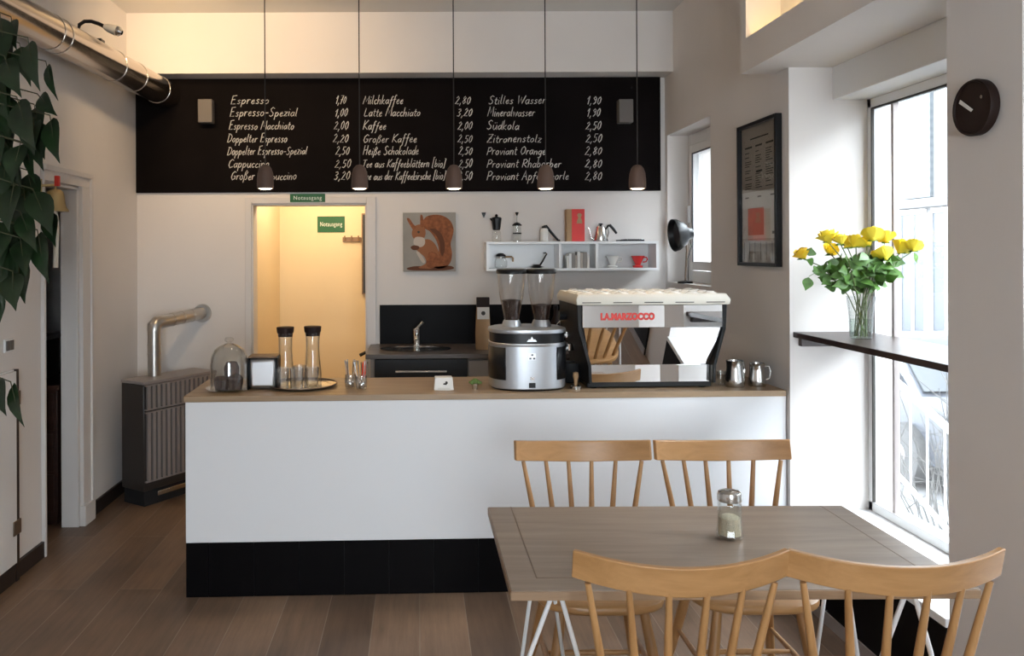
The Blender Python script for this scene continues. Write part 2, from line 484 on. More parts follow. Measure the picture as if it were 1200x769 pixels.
# door casings
c = MB()
c.box(XL, XL + 0.022, 4.682, 4.80, 0, 2.0).box(XL, XL + 0.022, 4.20, 4.22, 0, 2.0).box(XL, XL + 0.022, 4.20, 4.80, 2.0, 2.06)
c.box(XL, XL + 0.034, 4.785, 4.815, 0.12, 2.055).box(XL, XL + 0.034, 4.20, 4.815, 2.055, 2.085).box(XL, XL + 0.036, 4.672, 4.82, 0, 0.12)
c.box(XL - 0.1, XL, 4.655, 4.682, 0, 1.98).box(XL - 0.1, XL, 4.22, 4.682, 1.98, 2.0)
struct('door_1', c, 'trim_white', bevel=0.003)
c = MB()
c.box(DX0 - 0.045, DX0, YB - 0.022, YB, 0, DZ + 0.045).box(DX1, DX1 + 0.065, YB - 0.022, YB, 0, DZ + 0.045).box(DX0, DX1, YB - 0.022, YB, DZ, DZ + 0.045)
c.box(DX0, DX0 + 0.012, YB - 0.01, YB + 0.13, 0, DZ).box(DX1 - 0.012, DX1, YB - 0.01, YB + 0.13, 0, DZ).box(DX0, DX1, YB - 0.01, YB + 0.13, DZ - 0.012, DZ)
struct('door_2', c, 'trim_white', bevel=0.003)
# baseboards
struct('baseboard_left', MB().box(XL, XL + 0.016, 2.0, 4.20, 0, 0.085).box(XL, XL + 0.016, 4.82, YB, 0, 0.085), 'dark_brown', bevel=0.002)
struct('baseboard_back', MB().box(XL, DX0 - 0.045, YB - 0.016, YB, 0, 0.085), 'dark_brown')
# dark side room behind the left doorway
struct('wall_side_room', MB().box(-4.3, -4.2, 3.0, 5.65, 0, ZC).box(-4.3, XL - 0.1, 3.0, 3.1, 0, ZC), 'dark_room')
# cream back room
struct('wall_back_room', MB().box(-1.35, 0.9, 7.0, 7.1, 0, 2.7).box(-1.32, -1.22, YB + 0.12, 7.0, 0, 2.7).box(0.7, 0.8, YB + 0.12, 7.0, 0, 2.7), 'cream_wall')
struct('ceiling_back_room', MB().box(-1.35, 0.9, YB + 0.12, 7.1, 2.6, 2.7), 'cream_wall')

# ================================================================== serving counter
CZ = 0.94
p0 = at(218, 695, 3.70)
CANG = math.atan2(0.09, 2.85)
ct = thing('serving_counter', 'long white serving counter with brown wooden top and black tiled base', 'counter', (p0.x, 3.70, 0), CANG)
L = 2.845
obj('body', MB().box(0, L, 0, 0.50, 0.255, CZ - 0.028), 'counter_white', ct, 0.002)
obj('plinth', MB().box(0.004, L, 0.008, 0.49, 0, 0.255), 'grout', ct)
tl = MB(); x = 0.0; tw = 0.2105
first = 0.105
while x < L - 0.01:
    wd = first if x == 0 else tw
    tl.box(x + 0.001, min(L, x + wd) - 0.001, -0.001, 0.012, 0.002, 0.2535); x += wd
tl.box(-0.001, 0.010, 0.013, 0.17, 0.002, 0.2535).box(-0.001, 0.010, 0.173, 0.33, 0.002, 0.2535).box(-0.001, 0.010, 0.333, 0.49, 0.002, 0.2535)
obj('base_tiles', tl, 'black_tile', ct, 0.0012)
obj('countertop', MB().box(-0.006, L, -0.004, 0.50, CZ - 0.028, CZ), 'countertop_wood', ct, 0.002)

# ================================================================== chalkboard
BD = YB - 0.018
a, b_ = at(156.5, 92, YB), at(773.5, 223, YB)
bz0, bz1 = at(465, 225, YB).z, at(465, 90.5, YB).z
board = thing('chalkboard', 'long black chalkboard menu wall with handwritten white drink prices', 'chalkboard', ((a.x + b_.x) / 2, YB - 0.001, bz0))
hw = (b_.x - a.x) / 2
obj('panel', MB().box(-hw, hw, -0.018, 0, 0, bz1 - bz0), 'chalkboard_black', board, 0.002)

G = {  # one-stroke handwriting: advance | strokes of x y pairs (baseline 0, x-height 5, capital 10)
'a': '5|4 4,2.5 5,.6 3.5,.5 1.2,1.8 0,3.6 1.6,4.2 5,4 1,5 .3', 'b': '5|.5 10,.6 0,.8 3.2,2.6 5,4 3.4,3.4 .8,1.8 0,.6 .8', 'c': '4|3.8 4.2,2.4 5,.8 3.4,.7 1.2,2 0,3.8 1',
'd': '5|4 4,2.4 5,.6 3.4,.6 1,2 0,3.6 1.4,4.6 10,4.2 1,5 .2', 'e': '4.4|.8 2.4,3.6 3.2,3 5,1.2 4,.6 1.6,1.8 0,4 1', 'f': '4|4 9,3 10,2 8.4,1.6 3,1 -3.4,0 -4/.2 4.8,3.6 5.2',
'g': '5|4 4,2.4 5,.6 3.4,.6 1,2 .2,3.8 1.6,4.2 5,3.8 -2,2.4 -4,.6 -3.4', 'h': '5|.6 10,.4 0,.8 3,2.4 5,3.8 4.4,3.8 0', 'i': '2.2|1 5,.9 .4,1.6 0/1.2 7.4,1.3 7.9', 'k': '4.6|.6 10,.5 0/3.8 5,.7 2.2,4.2 0',
'l': '2.4|1 10,.7 1.2,1.6 0', 'm': '7.4|.5 5,.6 0,.8 3.2,2 5,3.2 4.4,3.3 0,3.5 3.2,4.8 5,6 4.4,6.2 0,7 .2', 'n': '5|.5 5,.6 0,.9 3.2,2.4 5,3.8 4.4,3.9 0', 'o': '4.8|2.6 5,.8 3.8,.6 1.2,2 0,3.8 1.2,4 3.8,2.6 5',
'p': '5|.8 5,.5 -4/.8 3.2,2.6 5,4.2 3.6,3.6 1,2 0,.7 1', 'r': '3.8|.6 5,.6 0,.8 3,2 4.8,3.6 4.6', 's': '4|3.6 4.4,2 5,.8 4,3.2 1.6,2.4 .2,.4 .4', 't': '3.4|1.6 8,1.3 1.2,2.4 0,3.2 .6/.2 5.2,3.4 5.4',
'u': '5|.6 5,.5 1.4,1.8 0,3.6 1.6,4.2 5,4 .8,5 .2', 'v': '4.4|.4 5,1.8 0,4 5', 'w': '6.4|.4 5,1.4 0,3 4.4,4.4 0,6 5', 'z': '4.4|.6 5,4 5,.4 0,4.2 .2',
'A': '7|.2 0,3.4 10,6 0/1.4 3.8,5.2 4', 'C': '6.4|6 8.4,4 10,1.4 7.6,.8 3,2.6 0,5.8 1.4', 'D': '7|1.4 10,.8 0/.2 10,3.4 9.8,6.2 7,5.6 2.2,2.6 0,.4 .2', 'E': '6|5.4 10,1.2 9.4,.8 0,5.2 .4/1 5,4.4 5.4',
'G': '7|6.2 8.6,4 10,1.4 7.4,.8 3,2.8 0,5.4 1.4,5.8 4.6,3.6 4.4', 'H': '7|1.2 10,.6 0/5.8 10,5.4 0/.9 4.8,5.6 5.4', 'K': '6.4|1.2 10,.6 0/6 10,.9 4.4,6.2 0', 'L': '6|1.4 10,.8 1,1.6 0,5.4 .6', 'M': '8.4|.4 0,1.6 10,4 3,7 10,7.8 0',
'O': '7|3.6 10,1 7.6,.6 3,2.8 0,5.6 2.2,6 7.2,3.6 10', 'P': '6.2|1.2 9.6,.6 0/.4 9.2,3.4 10,5.8 8,4.4 5,1 4.4', 'R': '6.6|1.2 9.6,.6 0/.4 9.2,3.4 10,5.8 8,4.2 5.2,1 4.8,6 0', 'S': '6|5.4 8.6,3.4 10,1.2 8.2,2 5.8,4.6 3.8,4.4 1.2,2.2 0,.4 1.2',
'T': '6.4|.2 9.6,6.2 10/3.4 9.8,2.6 0', 'W': '8.8|.6 10,1.8 0,4.4 8,5.8 0,8.6 10', 'Z': '6.4|.8 9.6,5.8 10,.6 0,6 .4/1.8 5,4.8 5.2',
'0': '5|2.8 9,.9 6.4,.8 2,2.2 0,4 2.4,4.2 6.6,2.8 9', '1': '3.6|.4 6,2.6 9.4,2 0', '2': '5|.8 7.2,2.6 9.2,4.2 7,.4 .2,4.8 .4', '3': '5|.8 8.6,3.2 9.2,4 7,1.8 5,4.2 3,2.6 0,.4 .8', '5': '5|4.6 9,1.4 9,1 5.2,3.4 5.2,4.2 2.4,2.4 0,.4 .8',
'6': '5|4 9,1.6 6,.7 2,2.4 0,4.2 2,2.8 4.4,.9 3', '7': '5|.6 9,4.8 9.2,1.8 0/1.2 4.6,4.4 4.8', '8': '5|2.8 4.8,1 7,2.6 9.2,4.2 7.2,.8 2.4,2.2 0,4.2 2,2.8 4.8', '9': '5|4.2 7,2.4 9,.8 7,2.2 4.8,4.2 6.8,3.6 2,1.6 0',
',': '2.4|1.4 1,.6 -2', '-': '4.4|.6 3.8,3.8 4', '[': '3.4|3 10.5,1.2 10.5,.8 -1,2.6 -1', ']': '3.4|.6 10.5,2.4 10.5,2 -1,.2 -1', ' ': '3.2|',
'ä': '5|4 4,2.5 5,.6 3.5,.5 1.2,1.8 0,3.6 1.6,4.2 5,4 1,5 .3/1.8 7,2 7.6/3.8 7,4 7.6', 'ü': '5|.6 5,.5 1.4,1.8 0,3.6 1.6,4.2 5,4 .8,5 .2/1.6 7,1.8 7.6/3.6 7,3.8 7.6',
'ß': '5.4|.2 -3,1.2 7,2.8 10,4.4 8,2.4 5.4,4.6 3,3.4 .2,1.8 .4'}

def write(mb, s, x0, x1, z, unit, y, rnd):
    total = sum(float(G[ch].split('|')[0]) + 0.7 for ch in s)
    k = (x1 - x0) / total; cx = x0
    for ch in s:
        adv, st = G[ch].split('|')
        jz = rnd.uniform(-0.35, 0.35) * unit; js = rnd.uniform(0.9, 1.1)
        for stroke in st.split('/'):
            if not stroke: continue
            pts = []
            for pr in stroke.split(','):
                px, pz = [float(q) for q in pr.split()]
                pts.append((cx + px * k + (pz * 0.22) * unit, y, z + jz + pz * unit * js))
            mb.tube(pts, [unit * rnd.uniform(0.40, 0.56)] * len(pts), 4)
        cx += (float(adv) + 0.7) * k

menu = [
 [('Espresso', 270, 319, '1,70', 393, 407), ('Espresso-Spezial', 269, 352, '1,00', 392, 409), ('Espresso Macchiato', 268, 348, '2,00', 391, 410), ('Doppelter Espresso', 266, 340, '2,20', 390, 410), ('Doppelter Espresso-Spezial', 266, 363, '2,50', 393, 411), ('Cappuccino', 267, 319, '2,50', 392, 413), ('Großer Cappuccino', 270, 351, '3,20', 391, 412)],
 [('Milchkaffee', 425, 476, '2,80', 533, 553), ('Latte Macchiato', 426, 496, '3,20', 535, 555), ('Kaffee', 425, 456, '2,00', 536, 555), ('Großer Kaffee', 425, 492, '2,50', 536, 555), ('Heiße Schokolade', 425, 494, '2,50', 537, 555), ('Tee aus Kaffeeblättern [bio]', 424, 525, '2,50', 537, 555), ('Tee aus der Kaffeekirsche [bio]', 424, 525, '2,50', 536, 555)],
 [('Stilles Wasser', 572, 643, '1,90', 687, 706), ('Mineralwasser', 571, 630, '1,90', 687, 705), ('Südkola', 570, 612, '2,50', 686, 706), ('Zitronenstolz', 570, 638, '2,50', 686, 707), ('Proviant Orange', 570, 643, '2,80', 685, 707), ('Proviant Rhabarber', 570, 661, '2,80', 685, 707), ('Proviant Apfelschorle', 570, 670, '2,80', 685, 707)]]
base = [122, 136.5, 152, 167, 181.5, 196.5, 211]
rnd = random.Random(3)
for ci, col in enumerate(menu):
    for ri, (s, xa, xb, pr, pa, pb) in enumerate(col):
        mb = MB()
        A_, B_ = at(xa, base[ri], BD), at(xb, base[ri], BD)
        write(mb, s, A_.x - board.location.x, B_.x - board.location.x - 0.02, A_.z - bz0, 0.0061, -0.0195, rnd)
        obj('drink_name', mb, 'chalk', board)
        mb = MB()
        A_, B_ = at(pa, base[ri], BD), at(pb, base[ri], BD)
        write(mb, pr, A_.x - board.location.x, B_.x - board.location.x - 0.01, A_.z - bz0, 0.0062, -0.0195, rnd)
        obj('price', mb, 'chalk', board)

# small square wall lamps on the board
for px, lab in ((242, 'small grey box wall lamp on the board left of the espresso prices'), (732, 'small grey box wall lamp on the board at its right end')):
    p = at(px, 131, BD - 0.04)
    t = thing('wall_lamp', lab, 'wall lamp', (p.x, BD, p.z), 0, 'box wall lamps on the chalkboard')
    obj('housing', MB().box(-0.050, 0.050, -0.085, -0.012, -0.082, 0.082), 'wall_box', t, 0.005)
    obj('mounting_plate', MB().box(-0.04, 0.04, -0.012, 0, -0.06, 0.06), 'black_plastic', t)

# pendants
for k, px in enumerate((311, 421.5, 532, 639.5, 747)):
    lab = ['leftmost small brown pendant lamp, hanging before the first column of the menu', 'small brown pendant lamp hanging between the first prices and the milk coffees',
           'middle one of the small brown pendant lamps, above the sink', 'small brown pendant lamp in front of the mineral water column', 'rightmost small brown pendant lamp, below the right box wall lamp'][k]
    Y = 3.92
    p = at(px, 221, Y)
    t = thing('pendant_lamp', lab, 'pendant lamp', (p.x, Y, p.z), 0, 'brown pendant lamps over the counter')
    prof = [(0.0405, 0), (0.0415, 0.012), (0.041, 0.045), (0.038, 0.075), (0.030, 0.100), (0.018, 0.114), (0.006, 0.118)]
    inner = [(0.005, 0.108), (0.028, 0.095), (0.036, 0.07), (0.038, 0.02), (0.0385, 0.0)]
    obj('lamp_shade', MB().lathe(prof + inner, 28, cap=False), 'pendant_clay', t)
    obj('bulb', MB().lathe([(0.003, -0.006), (0.024, -0.005), (0.037, 0.002), (0.037, 0.016), (0.012, 0.06), (0.008, 0.09)], 20), 'bulb_glow', t)
    obj('cord', MB().tube([(0, 0, 0.116), (0, 0, ZC - p.z - 0.02)], 0.0028, 8), 'cord_dark', t)
    obj('ceiling_rose', MB().lathe([(0.035, ZC - p.z - 0.025), (0.035, ZC - p.z)], 20), 'pendant_clay', t)
    light('pendant_glow', 'SPOT', (0, 0, -0.012), 4, (1, 0.75, 0.45), (0, 0, 0), spot_size=R(120), spot_blend=0.6, shadow_soft_size=0.03).parent = t

# ================================================================== duct, clip lamp, heater
pn, pf = Vector((-1.885, 3.2, 0)), Vector((-1.775, 5.6, 0))
pn.z = 2.70; pf.z = 2.735
qa = at(42, 30, 3.95); qb = at(181, 103, 5.4)
dr = (qb - qa).normalized()
if qa.x < -1.885: qa.x = -1.885
A0 = qa - dr * 1.6; B0 = qb + dr * ((5.63 - qb.y) / dr.y)
duct = thing('ventilation_duct', 'shiny metal ventilation duct running along the upper left wall to the board', 'duct', A0)
mb = MB().tube([Vector((0, 0, 0)), B0 - A0], 0.093, 32, True)
obj('pipe', mb, 'duct_metal', duct)
for s in (0.52, 0.545, 0.74, 0.83, 0.945):
    c0 = (B0 - A0) * s; d_ = dr * 0.009
    obj('clamp_ring', MB().tube([c0 - d_, c0 + d_], 0.0965, 32), 'steel', duct, 0.002)

p = at(92, 36, 4.6)
base_ = A0 + (B0 - A0) * ((4.6 - A0.y) / (B0.y - A0.y))
cl = thing('clip_lamp', 'gooseneck clip lamp with chrome bulb fixed on the metal duct', 'lamp', base_ + Vector((0.0, 0, 0.09)))
o_ = cl.location
pts = [at(*q, 4.6) - o_ for q in ((95, 45), (92, 36), (93, 29), (99, 25), (107, 25), (116, 28), (122, 31))]
pts[0] = Vector((0, 0, 0.008))
obj('gooseneck', MB().tube(pts, 0.011, 10), 'black_plastic', cl)
obj('clip', MB().box(-0.025, 0.025, -0.03, 0.03, -0.012, 0.02), 'black_plastic', cl, 0.004)
h0, h1, h2 = at(122, 31, 4.6) - o_, at(137, 36, 4.6) - o_, at(143, 38.5, 4.6) - o_
obj('lamp_head', MB().tube([h0, h0 + (h1 - h0) * 0.3, h1], [0.014, 0.024, 0.031], 16), 'beige_rail', cl)
obj('bulb', MB().tube([h1, h1 + (h2 - h1) * 0.5, h2], [0.028, 0.028, 0.014], 16), 'chrome', cl)
d_ = (h2 - h1).normalized()
lp = light('clip_lamp_beam', 'SPOT', o_ + h2 + d_ * 0.02, 24, (1.0, 0.68, 0.36), (0, 0, 0), spot_size=R(150), spot_blend=0.8, shadow_soft_size=0.03)
lp.rotation_euler = (Vector((0.55, 0.9, 0.12))).to_track_quat('-Z', 'Y').to_euler()

ht = thing('gas_heater', 'dark brown gas heater with grey ribbed front standing in the left corner', 'heater', (-1.735, 5.0, 0), math.atan2(0.49, 0.32))
HL, HD = 0.60, 0.22
obj('casing', MB().box(0, HL, 0, HD, 0.10, 0.775), 'heater_enamel', ht, 0.006)
obj('base_plinth', MB().box(0.02, HL - 0.02, 0.02, HD, 0.0, 0.10), 'black_matte', ht)
obj('top_plate', MB().box(-0.004, HL + 0.004, -0.006, HD, 0.775, 0.795), 'heater_rib', ht, 0.003)
for nm, z0, z1 in (('upper_grille', 0.62, 0.765), ('front_grille', 0.165, 0.595)):
    g = MB(); n_ = 15
    for i in range(n_):
        xx = 0.014 + (i + 0.5) * (HL - 0.028) / n_; hwd = 0.30 * (HL - 0.028) / n_
        g.box(xx - hwd, xx + hwd, -0.016, -0.0005, z0, z1)
    g.box(0.008, HL - 0.008, -0.016, 0.0, z1, z1 + 0.008).box(0.008, HL - 0.008, -0.016, 0.0, z0 - 0.008, z0)
    obj(nm, g, 'heater_rib', ht)
obj('control_panel', MB().box(0.10, 0.36, -0.012, 0.0, 0.055, 0.085), 'steel', ht, 0.003)
fl = thing('flue_pipe', 'bent silver flue pipe rising from the heater into the back wall', 'pipe', (-1.755, 5.27, 0.795))
e = [Vector((0, 0, 0)), Vector((0, 0, 0.19)), Vector((0, 0, 0.30))]
end = at(237, 367, YB) - fl.location; end.y = YB - 5.27
k1 = Vector((0, 0, 0.335)); dd = (end - Vector((0, 0, 0.345)))
obj('riser', MB().tube([(0, 0, 0), (0, 0, 0.315)], 0.043, 20), 'flue_metal', fl)
obj('elbow', MB().tube([Vector((0, 0, 0.30)), Vector((0, 0, 0.33)), Vector((0, 0, 0.345)) + dd * 0.05, Vector((0, 0, 0.345)) + dd * 0.14], 0.0455, 20), 'flue_metal', fl)
obj('run', MB().tube([Vector((0, 0, 0.345)) + dd * 0.08, end], 0.043, 20), 'flue_metal', fl)
for s in (0.35, 0.55, 0.75):
    q = Vector((0, 0, 0.345)) + dd * s
    obj('seam_ring', MB().tube([q, q + dd * 0.02], 0.0455, 20), 'flue_metal', fl)
for z in (0.14, 0.20):
    obj('seam_ring', MB().tube([(0, 0, z), (0, 0, z + 0.012)], 0.0455, 20), 'flue_metal', fl)
obj('wall_collar', MB().tube([end - Vector((0, 0.02, 0)), end], [0.06, 0.066], 24), 'flue_metal', fl)
# ================================================================== dining table and chairs
TX0, TX1, TY0, TY1, TZ = 0.235, 1.437, 2.035, 2.70, 0.74
tb = thing('dining_table', 'brown wooden dining table with thin top and white rod legs', 'table', ((TX0 + TX1) / 2, (TY0 + TY1) / 2, 0))
hx, hy = (TX1 - TX0) / 2, (TY1 - TY0) / 2
obj('tabletop', MB().box(-hx, hx, -hy, hy, TZ - 0.018, TZ), 'table_wood', tb, 0.002)
obj('edge_band', MB().box(-hx - 0.002, hx + 0.002, -hy - 0.003, hy + 0.003, TZ - 0.026, TZ - 0.003), 'table_edge', tb, 0.001)
i_ = 0.075
obj('inlay_groove', MB().box(-hx + i_, -hx + i_ + 0.003, -hy + i_, hy, TZ, TZ + 0.0005).box(-hx + i_, hx - i_, -hy + i_, -hy + i_ + 0.003, TZ, TZ + 0.0005).box(hx - i_, hx - i_ + 0.003, -hy + i_, hy, TZ, TZ + 0.0005), 'bronze', tb)
for sx in (-1, 1):
    for sy in (-1, 1):
        ax, ay = sx * (hx - (0.13 if sy < 0 else (0.17 if sx < 0 else 0.06))), sy * (hy - 0.08)
        g = MB()
        kl, kr = (0.27, 0.20) if sy < 0 else (0.105, 0.105)
        g.tube([(ax - 0.006, ay, TZ - 0.03), (ax - kl, ay, 0.007)], 0.0065, 10)
        g.tube([(ax + 0.006, ay, TZ - 0.03), (ax + kr, ay, 0.007)], 0.0065, 10)
        g.tube([(ax - kl - 0.005, ay, 0.007), (ax + kr + 0.005, ay, 0.007)], 0.0065, 10)
        lg = obj('leg', g, 'white_metal', tb)
        obj('mounting_plate', MB().box(ax - 0.06, ax + 0.05, ay - 0.03, ay + 0.03, TZ - 0.030, TZ - 0.026), 'white_metal', lg)

def make_chair(label, loc, rz):
    t = thing('spindle_chair', label, 'chair', loc, rz, 'spindle back chairs around the table')
    # seat: rounded slab, slightly dished, local +y is the front
    N = 40
    def outline(s, z, dz=0.0):
        r = []
        for j in range(N):
            a = 2 * pi * j / N; cx_, sy_ = cos(a), sin(a)
            e_ = 2 / 3.2
            x_ = math.copysign(abs(cx_) ** e_, cx_) * 0.215; y_ = math.copysign(abs(sy_) ** e_, sy_) * 0.205
            x_ *= 1 + 0.06 * (y_ / 0.205)
            r.append((x_ * s, y_ * s, z))
        return r
    obj('seat', MB().loft([outline(0.93, 0.415), outline(0.985, 0.422), outline(1.0, 0.432), outline(0.99, 0.445), outline(0.95, 0.45), outline(0.6, 0.443), outline(0.2, 0.441)]), 'chair_wood_x', t, angle=50)
    def ry(x): return -0.245 + 0.07 * (x / 0.26) ** 2
    rings = []
    n = 18
    for i in range(n + 1):
        x_ = -0.2545 + 0.509 * i / n; y_ = ry(x_)
        dx, dy = 1, 2 * 0.07 * x_ / 0.26 ** 2
        q = math.hypot(dx, dy); nx, ny = -dy / q, dx / q
        zt = 0.882 + 0.019 * (x_ / 0.26) ** 2; zb = zt - 0.074 + 0.004 * abs(x_ / 0.26)
        th = 0.0085
        lean = 0.008
        rings.append([(x_ - nx * th, y_ - ny * th + lean, zb), (x_ + nx * th, y_ + ny * th + lean, zb), (x_ + nx * th, y_ + ny * th - lean, zt), (x_ - nx * th, y_ - ny * th - lean, zt)])
    obj('top_rail', MB().loft(rings), 'chair_wood_x', t, 0.003)
    for i in range(6):
        u = -1 + 2 * i / 5
        xt, xb = u * 0.222, u * 0.150
        top = Vector((xt, ry(xt) + 0.004, 0.822)); bot = Vector((xb, -0.172 + 0.03 * u * u, 0.436))
        obj('spindle', MB().tube([bot, bot.lerp(top, 0.35), bot.lerp(top, 0.7), top], [0.0105, 0.0115, 0.0095, 0.0075], 10), 'chair_wood_z', t)
    for sx in (-1, 1):
        for sy in (-1, 1):
            a_ = Vector((sx * 0.135, sy * 0.125, 0.42)); b = Vector((sx * 0.205, sy * (0.20 if sy > 0 else 0.235), 0.0))
            obj('leg', MB().tube([a_, a_.lerp(b, 0.35), a_.lerp(b, 0.7), b], [0.0145, 0.0185, 0.016, 0.011], 12), 'chair_wood_z', t)
    for sx in (-1, 1):
        obj('stretcher', MB().tube([(sx * 0.172, 0.165, 0.20), (sx * 0.172, 0, 0.20), (sx * 0.172, -0.185, 0.20)], [0.007, 0.0105, 0.007], 10), 'chair_wood_z', t)
    obj('stretcher', MB().tube([(-0.172, 0, 0.20), (0, 0, 0.20), (0.172, 0, 0.20)], [0.007, 0.0105, 0.007], 10), 'chair_wood_z', t)
    return t
ch = make_chair('light wooden spindle chair on the near side of the table, left', (0.621, 2.073, 0), 0)
dup(ch, (1.132, 2.073, 0), 0, 'light wooden spindle chair on the near side of the table, next to the pier')
dup(ch, (0.613, 2.787, 0), pi, 'light wooden spindle chair on the far side of the table, facing us, left')
dup(ch, (1.135, 2.787, 0), pi, 'light wooden spindle chair on the far side of the table, behind the sugar')

p = at(855, 634, 2.40)
sg = thing('sugar_shaker', 'glass sugar shaker with steel lid standing on the dining table', 'sugar shaker', (p.x, 2.40, TZ + 0.0007))
body = [(0.030, 0.0), (0.0385, 0.004), (0.040, 0.012), (0.037, 0.028), (0.0345, 0.05), (0.0345, 0.105), (0.031, 0.118)]
obj('jar', MB().lathe(body + [(0.028, 0.116), (0.031, 0.104), (0.031, 0.05), (0.033, 0.028), (0.034, 0.012), (0.005, 0.010)], 12, cap=False), 'glass_vessel', sg, angle=20)
obj('sugar', MB().lathe([(0.033, 0.012), (0.0325, 0.028), (0.0305, 0.045), (0.0305, 0.062), (0.020, 0.068), (0.004, 0.069)], 24), 'sugar', sg)
ld = obj('lid', MB().lathe([(0.0335, 0.112), (0.0355, 0.114), (0.0355, 0.130), (0.033, 0.138), (0.022, 0.143), (0.004, 0.144)], 28), 'steel', sg)
obj('pouring_flap', MB().obox((0.012, -0.012, 0.1435), (0.026, 0.016, 0.004)), 'chrome', ld, 0.001)

# ================================================================== things on the counter
CP = Vector((p0.x, 3.70, 0))
def on_counter(px, dy):
    """the point dy behind the counter's front edge that shows at pixel column px"""
    Y = 3.75
    for _ in range(6):
        x_ = (px - CX) * Y / F
        Y = 3.70 + math.tan(CANG) * (x_ - CP.x) + dy
    return Vector(((px - CX) * Y / F, Y, CZ))

q = on_counter(268, 0.15)
cd = thing('cake_dome', 'glass cake dome with knob on a glass stand at the counter end', 'cake dome', q)
obj('plate', MB().lathe([(0.06, 0), (0.085, 0.004), (0.112, 0.012), (0.112, 0.016), (0.085, 0.009), (0.01, 0.009)], 32), 'glass_vessel', cd)
do = [(0.090, 0.012), (0.090, 0.13), (0.085, 0.165), (0.070, 0.198), (0.046, 0.218), (0.020, 0.228)]
obj('dome', MB().lathe(do + [(r * 0.965, z - 0.003) for r, z in reversed(do)], 32, cap=False), 'glass_vessel', cd)
obj('knob', MB().lathe([(0.010, 0.226), (0.010, 0.234), (0.020, 0.240), (0.022, 0.250), (0.014, 0.258), (0.003, 0.259)], 20), 'glass_smoke', cd)
for k, (dx, dy, h, r_, lab) in enumerate(((-0.035, -0.01, 0.062, 0.036, 'dark brown cake on the left under the glass dome'), (0.036, -0.018, 0.07, 0.034, 'dark brown cake on the right under the glass dome'), (0.002, 0.042, 0.128, 0.036, 'tall dark cake at the back under the glass dome'))):
    ck = obj('cake', MB().lathe([(r_ * 0.85, 0), (r_, h * 0.4), (r_ * 1.05, h * 0.75), (r_ * 0.7, h * 0.96), (0.004, h)], 14), 'cake', loc=q + Vector((dx, dy, 0.0095)))
    tag(ck, lab, 'cake', 'cakes under the glass dome')

q = on_counter(309, 0.20)
cn = thing('steel_container', 'square brushed steel container with black handle sides beside the cake dome', 'container', q, CANG)
obj('body', MB().box(-0.068, 0.068, -0.055, 0.055, 0.004, 0.155), 'brushed', cn, 0.02)
for sx in (-1, 1): obj('side_panel', MB().box(sx * 0.070 - 0.004, sx * 0.070 + 0.004, -0.056, 0.056, 0, 0.158), 'black_plastic', cn, 0.006)
obj('lid', MB().box(-0.070, 0.070, -0.056, 0.056, 0.155, 0.164), 'bronze', cn, 0.004)

q = on_counter(353, 0.255)
tr = thing('serving_tray', 'round metal tray with dark rim holding carafes and glasses', 'tray', q)
obj('dish', MB().lathe([(0.150, 0), (0.172, 0.012), (0.176, 0.013), (0.168, 0.007), (0.150, 0.0035), (0.004, 0.0035)], 48), 'steel', tr)
obj('rim', MB().lathe([(0.172, 0.010), (0.178, 0.012), (0.178, 0.016), (0.172, 0.016), (0.172, 0.010)], 48, cap=False), 'bronze', tr)
TQ = q + Vector((0, 0, 0.0036))
def carafe(px, dy, lab):
    c_ = on_counter(px, dy); c_.z = TQ.z
    t = thing('water_carafe', lab, 'carafe', c_, 0, 'water carafes on the tray')
    o_ = [(0.042, 0.0), (0.044, 0.006), (0.043, 0.06), (0.036, 0.13), (0.033, 0.18), (0.0345, 0.23), (0.038, 0.262)]
    obj('glass', MB().lathe(o_ + [(r - 0.003, z) for r, z in reversed(o_[1:])] + [(0.006, 0.005)], 28, cap=False), 'glass_vessel', t)
    obj('lid', MB().lathe([(0.036, 0.245), (0.0375, 0.262), (0.041, 0.264), (0.044, 0.290), (0.042, 0.293), (0.004, 0.293)], 28), 'clock_brown', t)
    return t
carafe(334, 0.25, 'glass water carafe with dark lid, the left one on the tray')
carafe(366, 0.28, 'glass water carafe with dark lid, the right one on the tray')
tum = None
for k, (px, dy, lab) in enumerate(((330, 0.145, 'clear tumbler on the tray front, leftmost, below the left carafe'), (347, 0.14, 'clear tumbler on the tray front, in the middle of three'), (365, 0.15, 'clear tumbler on the tray front, rightmost, below the right carafe'), (351, 0.215, 'clear tumbler on the tray between the two carafes'))):
    c_ = on_counter(px, dy); c_.z = TQ.z
    if tum is None:
        o_ = [(0.028, 0.0), (0.030, 0.004), (0.0335, 0.105)]
        tum = thing('tumbler', lab, 'glass', c_, 0, 'tumblers on the tray')
        obj('glass', MB().lathe(o_ + [(r - 0.002, z) for r, z in reversed(o_[1:])] + [(0.004, 0.006)], 12, cap=False), 'glass_cut', tum, angle=20)
    else: dup(tum, c_, 0.3 * k, lab)

